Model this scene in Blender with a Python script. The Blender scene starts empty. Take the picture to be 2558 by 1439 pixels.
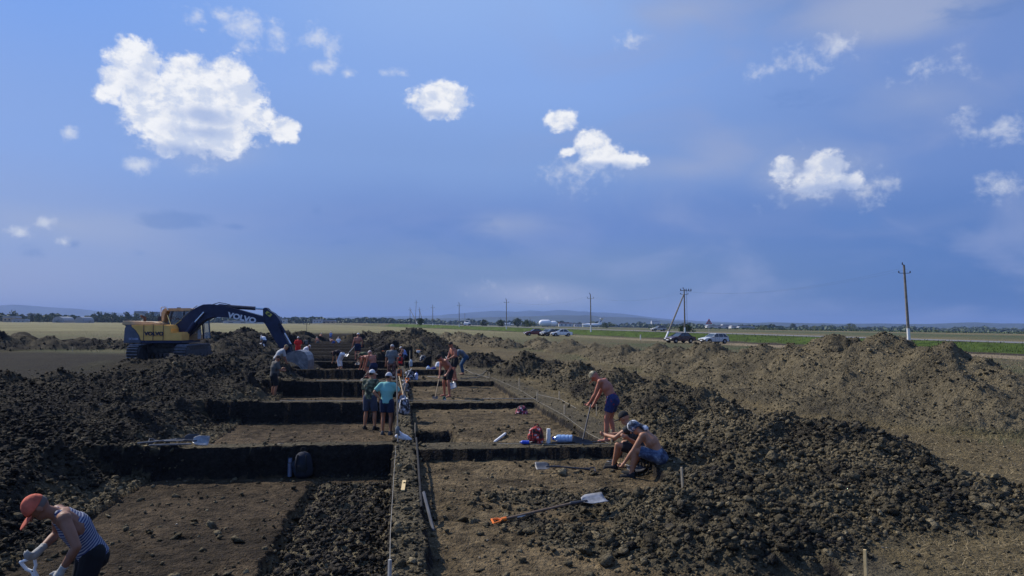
import bpy, bmesh, math, random
import numpy as np
from mathutils import Vector, Matrix, Quaternion
rnd = random.Random(7)
S = bpy.context.scene
COL = S.collection
# ------------------------------------------------------------------ camera
FPX = 1915.0; CX = 1279.0; CY = 719.5; CAMZ = 2.5
cam_d = bpy.data.cameras.new("camera"); cam = bpy.data.objects.new("camera", cam_d); COL.objects.link(cam)
S.camera = cam
pit = math.atan((808.8 - CY) / FPX); a = 0.0085
fw = Vector((0, math.cos(pit), math.sin(pit))); H = Vector((1, 0, 0)); U0 = H.cross(fw)
rt = H * math.cos(a) + U0 * math.sin(a); up = -H * math.sin(a) + U0 * math.cos(a)
M = Matrix.Identity(4)
for i in range(3):
    M[i][0] = rt[i]; M[i][1] = up[i]; M[i][2] = -fw[i]
M[2][3] = CAMZ
cam.matrix_world = M
cam_d.sensor_width = 36; cam_d.lens = FPX / 2558 * 36; cam_d.clip_start = 0.1; cam_d.clip_end = 30000
S.render.resolution_x = 1024; S.render.resolution_y = 576
def ray(px, py):
    return (fw + rt * ((px - CX) / FPX) - up * ((py - CY) / FPX)).normalized()
def at(px, py, Y):                       # point on the sight line through a pixel, Y metres ahead
    r = ray(px, py); t = Y / r.y
    return Vector((r.x * t, Y, CAMZ + r.z * t))
def on_z(px, py, z):
    r = ray(px, py); t = (z - CAMZ) / r.z
    return Vector((r.x * t, r.y * t, z))
# ------------------------------------------------------------------ light
SUN_EL = math.radians(39); sd = Vector((-0.84, 0.54, 0)).normalized()      # towards the sun
sunv = Vector((sd.x * math.cos(SUN_EL), sd.y * math.cos(SUN_EL), math.sin(SUN_EL)))
sl = bpy.data.lights.new("sun", 'SUN'); sl.energy = 5.0; sl.angle = math.radians(0.53); sl.color = (1.0, 0.93, 0.82)
sun = bpy.data.objects.new("sun", sl); COL.objects.link(sun)
sun.rotation_euler = sunv.to_track_quat('Z', 'Y').to_euler()
S.view_settings.view_transform = 'Standard'; S.view_settings.look = 'None'
S.view_settings.exposure = 0.0; S.view_settings.gamma = 1.0; S.view_settings.use_curve_mapping = False
def lin(r, g, b, k=1.0):
    f = lambda c: ((c / 255) / 12.92 if c <= 10 else (((c / 255) + .055) / 1.055) ** 2.4)
    return (f(r) * k, f(g) * k, f(b) * k, 1)
# ------------------------------------------------------------------ sky
W = bpy.data.worlds.new("World"); S.world = W; W.use_nodes = True
nt = W.node_tree; N = nt.nodes; L = nt.links; N.clear()
def nd(t, **k):
    n = N.new(t)
    for q, v in k.items(): setattr(n, q, v)
    return n
def inp(n, i, v):
    if hasattr(v, 'is_output'): L.new(v, n.inputs[i])
    else: n.inputs[i].default_value = v
def mth(op, x, y=0.0, z=None, clamp=False):
    n = nd('ShaderNodeMath', operation=op, use_clamp=clamp); inp(n, 0, x); inp(n, 1, y)
    if z is not None: inp(n, 2, z)
    return n.outputs[0]
def mixc(f, c1, c2):
    n = nd('ShaderNodeMix', data_type='RGBA'); inp(n, 0, f)
    inp(n, 6, c1); inp(n, 7, c2); return n.outputs[2]
def sstep(x, lo, hi):
    n = nd('ShaderNodeMapRange', interpolation_type='SMOOTHSTEP'); inp(n, 0, x); inp(n, 1, lo); inp(n, 2, hi); return n.outputs[0]
tc = nd('ShaderNodeTexCoord'); dirv = tc.outputs['Generated']
sep = nd('ShaderNodeSeparateXYZ'); L.new(dirv, sep.inputs[0])
az = mth('ARCTAN2', sep.outputs[0], sep.outputs[1]); el = mth('ARCSINE', sep.outputs[2])
comb = nd('ShaderNodeCombineXYZ'); L.new(az, comb.inputs[0]); L.new(el, comb.inputs[1]); P = comb.outputs[0]
def noise(scale, det=5, rough=.55, off=(0, 0, 0), stretch=(1, 1, 1), dist=0.0):
    m = nd('ShaderNodeMapping'); L.new(P, m.inputs[0]); m.inputs['Location'].default_value = off; m.inputs['Scale'].default_value = stretch
    n = nd('ShaderNodeTexNoise'); L.new(m.outputs[0], n.inputs['Vector']); n.inputs['Scale'].default_value = scale
    n.inputs['Detail'].default_value = det; n.inputs['Roughness'].default_value = rough; n.inputs['Distortion'].default_value = dist
    return n.outputs[0]
def ramp(x, stops):
    r = nd('ShaderNodeValToRGB'); L.new(x, r.inputs[0]); cr = r.color_ramp; cr.interpolation = 'EASE'
    while len(cr.elements) < len(stops): cr.elements.new(0.5)
    for e, (p, c) in zip(cr.elements, stops): e.position = p; e.color = c
    return r.outputs[0]
lf = noise(3.2, 4, .5, (3, 1, 0), (1, 2.2, 1))
elw = mth('MULTIPLY_ADD', mth('SUBTRACT', lf, .5), 0.06, mth('MULTIPLY', el, 1.6))
gl = ramp(elw, [(0, lin(140, 159, 202)), (.16, lin(130, 156, 208)), (.33, lin(125, 159, 220)), (.66, lin(108, 155, 231))])
gc = ramp(elw, [(0, lin(112, 139, 180)), (.1, lin(108, 137, 184)), (.2, lin(100, 132, 196)), (.33, lin(122, 154, 211)), (.5, lin(131, 165, 225)), (.66, lin(140, 173, 229))])
gr = ramp(elw, [(0, lin(56, 104, 166)), (.16, lin(76, 116, 182)), (.33, lin(102, 134, 196)), (.5, lin(110, 140, 200)), (.66, lin(98, 122, 174))])
base = mixc(sstep(az, -.62, -.1), gl, gc); base = mixc(sstep(az, .02, .6), base, gr)
veil = mth('MULTIPLY', mth('MULTIPLY', sstep(noise(4.2, 5, .55, (8, 3, 0), (1, 1.8, 1), .6), .46, .68), sstep(az, -.1, .25)), .55)
base = mixc(veil, base, lin(142, 158, 202))
veil2 = mth('MULTIPLY', mth('MULTIPLY', sstep(noise(5.0, 4, .5, (1, 7, 0), (.6, 2.4, 1), .3), .5, .72), sstep(el, .22, .05)), .35)
base = mixc(veil2, base, lin(140, 156, 200))
EL = []
def ell(lst):
    acc = None
    for (cx, cy, rx, ry, w) in lst:
        def ae(x, y):
            r = ray(x, y); return math.atan2(r.x, r.y), math.asin(r.z)
        c = ae(cx, cy); e = ae(cx + rx, cy); t = ae(cx, cy - ry)
        ax = abs(e[0] - c[0]); ay = abs(t[1] - c[1])
        s = nd('ShaderNodeVectorMath', operation='SUBTRACT'); L.new(P, s.inputs[0]); s.inputs[1].default_value = (c[0], c[1], 0)
        m = nd('ShaderNodeVectorMath', operation='MULTIPLY'); L.new(s.outputs[0], m.inputs[0]); m.inputs[1].default_value = (1 / ax, 1 / ay, 0)
        l = nd('ShaderNodeVectorMath', operation='LENGTH'); L.new(m.outputs[0], l.inputs[0])
        v = mth('MULTIPLY_ADD', l.outputs['Value'], -w, w)
        acc = v if acc is None else mth('SMOOTH_MAX', acc, v, .25) if False else mth('MAXIMUM', acc, v)
    return acc
n_big = noise(38, 9, .6, (0, 0, 0), (1, 1.2, 1), .3); n_fine = noise(95, 6, .6, (4, 2, 0), (1, 1.1, 1), .2)
nn = mth('ADD', mth('MULTIPLY', mth('SUBTRACT', n_big, .5), 2.3), mth('MULTIPLY', mth('SUBTRACT', n_fine, .5), 1.3))
thick = ell([(335, 165, 85, 85, 1.25), (285, 205, 50, 85, .9), (262, 232, 35, 40, .8), (365, 240, 95, 95, 1.25), (480, 215, 110, 95, 1.3), (570, 215, 80, 95, 1.25), (600, 250, 80, 90, 1.1),
             (400, 290, 120, 85, 1.2), (520, 300, 150, 100, 1.2), (560, 345, 110, 62, 1.1), (450, 345, 130, 60, 1.0), (640, 300, 60, 60, .9), (705, 325, 52, 40, 1.1), (725, 345, 30, 22, 1.0),
             (1102, 250, 92, 60, 1.25), (1110, 235, 50, 50, 1.1), (1402, 302, 55, 36, 1.05), (1480, 365, 55, 58, 1.15), (1500, 390, 75, 42, 1.1), (1560, 402, 66, 28, 1.0), (1420, 380, 30, 18, .7),
             (1955, 425, 42, 45, 1.0), (2060, 420, 75, 55, 1.2), (2050, 445, 95, 50, 1.0), (2120, 455, 60, 38, .8)])
soft = ell([(605, 62, 70, 62, .85), (560, 40, 45, 30, .75), (610, 115, 45, 30, .55), (692, 90, 34, 60, .8), (795, 90, 60, 42, .8), (822, 130, 32, 60, .8), (805, 165, 50, 28, .8), (868, 184, 24, 18, .95),
            (490, 35, 48, 34, .55), (502, 74, 18, 12, .6), (1575, 100, 58, 26, .8), (2085, 122, 90, 50, .72), (2010, 150, 130, 45, .6), (1905, 178, 50, 28, .65), (350, 413, 62, 26, .85), (505, 418, 48, 26, .55), (52, 580, 48, 24, .95), (108, 552, 42, 22, .7), (160, 605, 26, 16, .8),
            (172, 330, 26, 26, .8), (2525, 325, 90, 50, .9), (2410, 310, 50, 55, .5), (2500, 470, 90, 46, .75), (1445, 425, 120, 62, .6), (2170, 470, 90, 46, .75), (2040, 450, 160, 80, .6), (1005, 182, 34, 14, .5), (960, 182, 16, 10, .4), (2335, 170, 130, 40, .5), (1335, 735, 46, 26, .45), (1230, 720, 60, 22, .3)])
dark = ell([(440, 548, 128, 36, 1.2), (590, 566, 46, 14, 1.0), (352, 632, 44, 22, .9), (185, 612, 36, 20, .9), (80, 630, 55, 26, .7), (2120, 540, 170, 75, .8), (1100, 590, 420, 90, .55), (930, 590, 160, 40, .45), (2440, 30, 260, 60, .6), (1990, 240, 160, 60, .5)])
veils = ell([(2230, 30, 420, 120, 1.5), (1700, 420, 320, 70, .7), (1330, 740, 240, 50, 1.0), (1700, 30, 240, 60, .6), (2000, 440, 300, 130, .8), (1800, 400, 300, 160, .6), (2300, 250, 300, 120, .6), (150, 560, 420, 90, .7), (560, 380, 300, 100, .5), (1250, 560, 180, 60, .6)])
dveil = mth('MULTIPLY', sstep(mth('ADD', veils, mth('MULTIPLY', mth('SUBTRACT', lf, .5), 1.3)), .05, 1.0), .85)
c1 = mixc(dveil, base, lin(156, 169, 202))
ddk = mth('MULTIPLY', sstep(mth('ADD', dark, mth('MULTIPLY', mth('SUBTRACT', noise(14, 7, .62, (6, 1, 0), (1, 2.6, 1), .5), .5), 2.6)), .15, 1.0), .5)
c2 = mixc(ddk, c1, lin(84, 124, 190))
ds = mth('MULTIPLY', sstep(mth('ADD', soft, mth('MULTIPLY', nn, .8)), .02, 1.15), .72)
c3 = mixc(ds, c2, lin(222, 226, 234))
tv = mth('ADD', thick, mth('MULTIPLY', nn, .52))
dt = mth('MULTIPLY', sstep(tv, .06, .50), .96)
# grey hollows inside the tall clouds, as the clouds themselves show
hol = ell([(520, 290, 120, 38, 1.0), (350, 190, 50, 60, .5), (500, 330, 150, 30, .7), (1495, 425, 70, 30, .8), (2000, 425, 50, 24, .9), (2070, 480, 150, 34, 1.5), (1095, 285, 80, 18, .9), (1500, 422, 120, 28, 1.3), (450, 375, 190, 30, 1.0), (330, 225, 40, 30, .5)])
hs = mth('MULTIPLY', sstep(mth('ADD', hol, mth('MULTIPLY', mth('SUBTRACT', n_big, .5), 1.0)), 0.05, .9), .8)
nL = noise(38, 9, .6, (-.009, .011, 0), (1, 1.2, 1), .3); nL2 = noise(20, 7, .6, (2 - .016, 5 + .02, 0), (1, 1.5, 1), .4)
n_mid = noise(20, 7, .6, (2, 5, 0), (1, 1.5, 1), .4)
body = mixc(sstep(mth('ADD', mth('MULTIPLY', n_big, .55), mth('MULTIPLY', n_mid, .45)), .40, .56), lin(214, 221, 236), lin(238, 239, 242))
rel = mth('ADD', mth('MULTIPLY', mth('SUBTRACT', n_big, nL), 2.6), mth('MULTIPLY', mth('SUBTRACT', n_mid, nL2), 3.0))
body = mixc(mth('MULTIPLY', sstep(rel, .1, -.55), .7), body, lin(196, 207, 230))
body = mixc(mth('MULTIPLY', sstep(rel, -.05, .45), .8), body, lin(247, 247, 248))
body = mixc(mth('MULTIPLY', sstep(tv, .5, .15), .6), body, lin(222, 228, 240))
dt = mth('MULTIPLY', dt, mth('MULTIPLY_ADD', sstep(az, .22, .4), -.28, 1.0))
body = mixc(hs, body, lin(150, 172, 216))
c4 = mixc(dt, c3, body)
sky = nd('ShaderNodeTexSky', sky_type='NISHITA'); sky.sun_disc = False; sky.sun_elevation = SUN_EL
sky.sun_rotation = math.atan2(sd.x, sd.y); sky.air_density = 1.0; sky.dust_density = 1.5
sc = nd('ShaderNodeVectorMath', operation='SCALE'); L.new(c4, sc.inputs[0]); sc.inputs['Scale'].default_value = 10.8
out = mixc(.93, sky.outputs[0], sc.outputs[0])
below = mixc(sstep(el, -.12, -.02), lin(70, 72, 78, 10.0), out)
bg = nd('ShaderNodeBackground'); L.new(below, bg.inputs[0]); bg.inputs[1].default_value = 0.1
wo = nd('ShaderNodeOutputWorld'); L.new(bg.outputs[0], wo.inputs[0])
# ------------------------------------------------------------------ materials
MATS = {}
def mat(name, col, rough=.8, var=0.0, vscale=8.0, bump=0.0, bscale=30.0, metal=0.0, spec=.3, trans=0.0, col2=None, alpha=1.0):
    if name in MATS: return MATS[name]
    m = bpy.data.materials.new(name); m.use_nodes = True; t = m.node_tree; b = t.nodes['Principled BSDF']
    b.inputs['Roughness'].default_value = rough; b.inputs['Metallic'].default_value = metal
    b.inputs['Specular IOR Level'].default_value = spec; b.inputs['Transmission Weight'].default_value = trans
    b.inputs['Alpha'].default_value = alpha
    c = tuple(col[:3]) + (1,)
    tcn = t.nodes.new('ShaderNodeTexCoord')
    nz = t.nodes.new('ShaderNodeTexNoise'); nz.inputs['Scale'].default_value = vscale; nz.inputs['Detail'].default_value = 6
    t.links.new(tcn.outputs['Object'], nz.inputs['Vector'])
    r = t.nodes.new('ShaderNodeValToRGB'); t.links.new(nz.outputs[0], r.inputs[0]); t.links.new(r.outputs[0], b.inputs['Base Color'])
    if col2: ca, cb = c, tuple(col2[:3]) + (1,)
    else: ca = tuple(max(0, x * (1 - var)) for x in c[:3]) + (1,); cb = tuple(min(1, x * (1 + var)) for x in c[:3]) + (1,)
    r.color_ramp.elements[0].position = .35; r.color_ramp.elements[1].position = .65
    r.color_ramp.elements[0].color = ca; r.color_ramp.elements[1].color = cb
    if bump:
        n2 = t.nodes.new('ShaderNodeTexNoise'); n2.inputs['Scale'].default_value = bscale; n2.inputs['Detail'].default_value = 5
        t.links.new(tcn.outputs['Object'], n2.inputs['Vector'])
        bp = t.nodes.new('ShaderNodeBump'); bp.inputs['Strength'].default_value = bump; bp.inputs['Distance'].default_value = .02
        t.links.new(n2.outputs[0], bp.inputs['Height']); t.links.new(bp.outputs[0], b.inputs['Normal'])
    MATS[name] = m; return m
# ------------------------------------------------------------------ mesh builder
class MB:
    def __init__(s): s.v = []; s.f = []; s.n = 0
    def add(s, v, f):
        v = np.asarray(v, float).reshape(-1, 3); s.v.append(v); n = s.n
        s.f += [tuple(int(i) + n for i in q) for q in f]; s.n += len(v); return s
    def box(s, c, size, rot=0.0, taper=1.0, mtx=None):
        x, y, z = size[0] / 2, size[1] / 2, size[2] / 2
        v = np.array([(-x, -y, -z), (x, -y, -z), (x, y, -z), (-x, y, -z), (-x * taper, -y * taper, z), (x * taper, -y * taper, z), (x * taper, y * taper, z), (-x * taper, y * taper, z)])
        if mtx is not None: v = v @ np.array(mtx).T
        elif rot:
            cr, sr = math.cos(rot), math.sin(rot); v = v @ np.array([[cr, sr, 0], [-sr, cr, 0], [0, 0, 1]])
        return s.add(v + np.array(c, float), [(0, 3, 2, 1), (4, 5, 6, 7), (0, 1, 5, 4), (1, 2, 6, 5), (2, 3, 7, 6), (3, 0, 4, 7)])
    def cone(s, a, ra, b, rb, seg=12, round_=False, side=None, k=1.0):
        a = np.array(a, float); b = np.array(b, float); d = b - a; ln = np.linalg.norm(d); d = d / max(ln, 1e-9)
        if side is None: side = np.array([1, 0, 0]) if abs(d[0]) < .8 else np.array([0, 1, 0])
        side = np.array(side, float); e1 = side - d * side.dot(d); e1 /= max(np.linalg.norm(e1), 1e-9); e2 = np.cross(d, e1)
        rings = []
        if round_:
            for t in (80, 55, 28): rings.append((-ra * math.sin(math.radians(t)), ra * math.cos(math.radians(t))))
        rings.append((0, ra)); rings.append((ln, rb))
        if round_:
            for t in (28, 55, 80): rings.append((ln + rb * math.sin(math.radians(t)), rb * math.cos(math.radians(t))))
        an = np.linspace(0, 2 * math.pi, seg, endpoint=False); V = []
        for (h, r) in rings: V.append(a + d * h + np.outer(np.cos(an) * r * k, e1) + np.outer(np.sin(an) * r, e2))
        F = []
        for i in range(len(rings) - 1):
            for j in range(seg):
                j2 = (j + 1) % seg; F.append((i * seg + j, i * seg + j2, (i + 1) * seg + j2, (i + 1) * seg + j))
        F.append(tuple(range(seg))[::-1]); F.append(tuple((len(rings) - 1) * seg + j for j in range(seg)))
        return s.add(np.vstack(V), F)
    def tube(s, pts, r, seg=6):
        for p, q in zip(pts[:-1], pts[1:]): s.cone(p, r, q, r, seg, True)
        return s
    def ball(s, c, r, seg=12, ax=None, zmin=None):
        r = np.array([r, r, r]) if np.isscalar(r) else np.array(r, float); V = []; F = []; nr = seg // 2 + 1
        for i in range(nr):
            t = math.pi * (i + .02) / (nr - 1 + .04)
            for j in range(seg):
                p = 2 * math.pi * j / seg; V.append((math.sin(t) * math.cos(p), math.sin(t) * math.sin(p), math.cos(t)))
        V = np.array(V)
        if zmin is not None: V[:, 2] = np.maximum(V[:, 2], zmin)
        V = V * r
        if ax is not None: V = V @ np.array(ax, float)
        for i in range(nr - 1):
            for j in range(seg):
                j2 = (j + 1) % seg; F.append((i * seg + j, (i + 1) * seg + j, (i + 1) * seg + j2, i * seg + j2))
        F.append(tuple(range(seg))); F.append(tuple((nr - 1) * seg + j for j in range(seg))[::-1])
        return s.add(V + np.array(c, float), F)
    def prism(s, poly, y0, y1, map_=None):
        n = len(poly); v = [(x, y0, z) for x, z in poly] + [(x, y1, z) for x, z in poly]
        if map_: v = [map_(*q) for q in v]
        return s.add(v, [tuple(range(n)), tuple(range(2 * n - 1, n - 1, -1))] + [(i, i + n, (i + 1) % n + n, (i + 1) % n) for i in range(n)])
    def mesh(s, name):
        me = bpy.data.meshes.new(name); me.from_pydata(np.vstack(s.v).tolist(), [], s.f); me.update(); return me
    def build(s, name, m, parent=None, smooth=False, bevel=0.0, fixn=False):
        me = s.mesh(name)
        bm = bmesh.new(); bm.from_mesh(me); bmesh.ops.recalc_face_normals(bm, faces=bm.faces)
        if bevel: bmesh.ops.bevel(bm, geom=[e for e in bm.edges if e.calc_face_angle(0) > .5], offset=bevel, segments=2, affect='EDGES', clamp_overlap=True)
        bm.to_mesh(me); bm.free()
        if smooth: me.polygons.foreach_set('use_smooth', [True] * len(me.polygons))
        me.materials.append(m); o = bpy.data.objects.new(name, me); COL.objects.link(o)
        if parent: o.parent = parent
        return o
def tag(o, label=None, cat=None, group=None, kind=None):
    if label: o['label'] = label
    if cat: o['category'] = cat
    if group: o['group'] = group
    if kind: o['kind'] = kind
    return o
def root(name, loc, label, cat, group=None, rz=0.0):
    o = bpy.data.objects.new(name, None); COL.objects.link(o); o.location = loc; o.rotation_euler = (0, 0, rz)
    o.empty_display_size = .2
    return tag(o, label, cat, group)
def copy_tree(o, parent=None):
    c = o.copy(); COL.objects.link(c)
    if parent: c.parent = parent
    for ch in [x for x in bpy.data.objects if x.parent == o]: copy_tree(ch, c)
    return c
# ------------------------------------------------------------------ ground
TH = math.atan(.145); ct, st = math.cos(TH), math.sin(TH)
def uv(X, Y): return X * ct + Y * st, -X * st + Y * ct
def xy(u, v): return u * ct - v * st, u * st + v * ct
def h2(i, j, s=0):
    n = (i.astype(np.int64) * 374761393 + j.astype(np.int64) * 668265263 + s * 974634777) & 0xffffffff
    n = ((n ^ (n >> 13)) * 1274126177) & 0xffffffff
    n = ((n ^ (n >> 16)) * 2246822519) & 0xffffffff
    return ((n ^ (n >> 15)) & 0xffff) / 65535.0
def vn(x, y, s=0):
    i = np.floor(x); j = np.floor(y); fx = x - i; fy = y - j; fx = fx * fx * (3 - 2 * fx); fy = fy * fy * (3 - 2 * fy)
    a_ = h2(i, j, s); b_ = h2(i + 1, j, s); c_ = h2(i, j + 1, s); d_ = h2(i + 1, j + 1, s)
    return (a_ + (b_ - a_) * fx) * (1 - fy) + (c_ + (d_ - c_) * fx) * fy
def fbm(x, y, o=4, s=0):
    t = 0; amp = .5
    for k in range(o): t = t + amp * (vn(x, y, s + k) - .5); x = x * 2.03 + 7; y = y * 2.03 + 3; amp *= .5
    return t
def lumps(x, y, s=0):                    # rounded clod field, 0..1
    i0 = np.floor(x); j0 = np.floor(y); best = np.zeros_like(x)
    for di in (-1, 0, 1):
        for dj in (-1, 0, 1):
            i = i0 + di; j = j0 + dj; r = .35 + .5 * h2(i, j, s + 2); px = i + h2(i, j, s); py = j + h2(i, j, s + 1)
            q = 1 - ((x - px) ** 2 + (y - py) ** 2) / (r * r)
            best = np.maximum(best, np.sqrt(np.maximum(q, 0)) * r)
    return best
def sst(x, a_, b_):
    t = np.clip((x - a_) / (b_ - a_), 0, 1); return t * t * (3 - 2 * t)
MND = []   # X, Y, height, radius, tone, group index
def mnd(px, py, Y, z_add=0.0, R=1.9, tone=.3, g=0, H_=None, ry=None):
    p = at(px, py, Y); base_ = .5 * float(sst(np.array(Y), 60, 300)); h = H_ if H_ else p.z - base_ + z_add
    MND.append((p.x, Y, h, max(R * h, .8), tone, g, ry or 1.0))
# long ridge right of the excavation (group 1), from near to far
for (px, py, Y, R) in [(2440, 925, 20.6, 2.2), (2340, 884, 22.6, 2.1), (2200, 853, 25, 2.1), (2110, 860, 27.2, 2.1), (2040, 850, 29, 2.1), (1900, 866, 33.5, 2.1), (1775, 860, 38.5, 2.1), (1700, 880, 42, 2.1), (1645, 863, 46, 2.1),
                       (1555, 863, 54, 2.2), (1500, 866, 60, 2.2), (1420, 851, 70, 2.2), (1350, 846, 82, 2.4)]:
    mnd(px, py, Y, 0.05, R, .64, 1)
# dark clods thrown out on the right edge (group 2)
for (px, py, Y, R) in [(1310, 890, 37, 2.2), (1440, 912, 33, 2.2), (1555, 930, 28, 2.4), (1560, 965, 25, 2.4), (1650, 955, 24, 2.4), (1750, 978, 20.5, 2.2), (1480, 955, 27.5, 2.4), (1640, 1000, 20.5, 2.3), (1815, 1015, 18.7, 1.8)]:
    mnd(px, py, Y, 0.02, R * .92, .35, 2)
# near low heap on the right (group 3)
for (px, py, Y, R) in [(1670, 1055, 17.5, 2.4), (1800, 1045, 16.8, 2.6), (1940, 1040, 15.8, 2.8), (2060, 1062, 14.9, 2.8), (2180, 1105, 13.4, 3.0), (2320, 1155, 12.2, 3.2), (2460, 1192, 11.3, 3.4), (2600, 1215, 10.8, 3.4),
                       (1700, 1140, 14.2, 3.), (1900, 1160, 12.9, 3.2), (2100, 1200, 11.8, 3.4)]:
    mnd(px, py, Y, 0.12 if px < 2150 else -.06, R, .42, 3)
for (px, py, H_, R_) in [(1500, 1250, .16, 1.0), (1700, 1290, .22, 1.2), (1900, 1300, .22, 1.2), (1350, 1230, .12, .9), (1800, 1345, .12, .8), (2050, 1330, .15, .9), (2250, 1310, .2, 1.0), (2450, 1300, .2, 1.1), (1250, 1225, .08, .6), (1600, 1270, .18, .9),
    (1330, 1285, .10, .7), (1450, 1320, .13, .8), (1580, 1335, .16, .9), (1700, 1360, .16, .9), (1830, 1375, .16, .9), (1960, 1375, .16, .9), (2090, 1340, .16, .8), (2230, 1320, .15, .8), (2360, 1300, .14, .8), (2480, 1280, .14, .8), (1180, 1235, .06, .5), (2000, 1270, .3, 1.3), (2200, 1260, .3, 1.3), (1800, 1250, .28, 1.2), (2350, 1250, .28, 1.2)]:
    p = on_z(px, py, -.05); MND.append((p.x, p.y, H_, R_, .40, 3, 1.0))
# left bank (group 4)
for (px, py, Y, R) in [(-160, 935, 22, 2.5), (0, 931, 23.5, 2.4), (140, 926, 25.5, 2.4), (300, 916, 28, 2.3), (420, 905, 31, 2.3), (500, 889, 34.5, 2.3), (575, 884, 37, 2.2), (660, 880, 39, 2.2), (700, 905, 36, 2.4), (620, 925, 31, 2.6),
                       (100, 1010, 17.5, 2.6), (300, 1000, 19.5, 2.6), (440, 985, 22.5, 2.6), (-60, 1060, 14, 2.8), (150, 1085, 14, 2.8), (520, 965, 27, 2.4), (-150, 1150, 10.5, 3.), (-20, 1180, 10.8, 3.0), (730, 935, 34, 1.8), (330, 1085, 16, 2.6)]:
    mnd(px, py, Y, -.14, R, .05, 4)
for (px, py, Y) in [(330, 898, 40), (390, 897, 40), (445, 893, 40.3), (500, 888, 40.3), (540, 884, 40.5)]:
    mnd(px, py, Y, -.26, 3.2, .05, 4)
# dark bank behind the level ground on the far left (group 5)
for (px, py, Y) in [(-120, 842, 62), (0, 838, 62), (60, 834, 64), (130, 842, 64), (200, 840, 66), (270, 845, 68), (330, 850, 66)]:
    mnd(px, py, Y, 0.0, 2.2, .12, 5)
# heaps behind the excavator (group 6)
for (px, py, Y) in [(520, 832, 66), (560, 828, 72), (615, 821, 76), (660, 829, 82), (705, 828, 88), (742, 817, 100), (775, 822, 108), (560, 850, 56), (620, 850, 60)]:
    mnd(px, py, Y, 0.0, 2.2, .12, 6)
# heaps right of the far trenches (group 7)
for (px, py, Y) in [(885, 820, 104), (925, 826, 98), (975, 823, 84), (1030, 821, 76), (1065, 836, 72), (990, 845, 64), (1040, 851, 60), (1080, 868, 56), (1105, 880, 50), (1000, 872, 56), (950, 862, 62), (1180, 878, 47), (1200, 888, 44)]:
    mnd(px, py, Y, 0.0, 2.2, .15, 7)
for (px, py, Y) in [(1120, 832, 104), (1155, 829, 98), (1195, 838, 92), (1235, 845, 84), (1270, 850, 78)]:
    mnd(px, py, Y, 0.0, 2.2, .62, 8)
_r = random.Random(3)
for i in range(len(MND) - 1):
    A, B = MND[i], MND[i + 1]
    if A[5] == B[5] and A[5] in (1, 5, 6, 7, 8, 2) and math.hypot(A[0] - B[0], A[1] - B[1]) < 22:
        for t_ in (.33, .66):
            q = _r.uniform(-.8, .8); MND.append((A[0] + (B[0] - A[0]) * t_ + q, A[1] + (B[1] - A[1]) * t_ + q, (A[2] + (B[2] - A[2]) * t_) * _r.uniform(.6, .9), (A[3] + (B[3] - A[3]) * t_) * _r.uniform(.8, 1.1), (A[4] + _r.uniform(-.15, .12)), A[5], 1.0))
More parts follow.
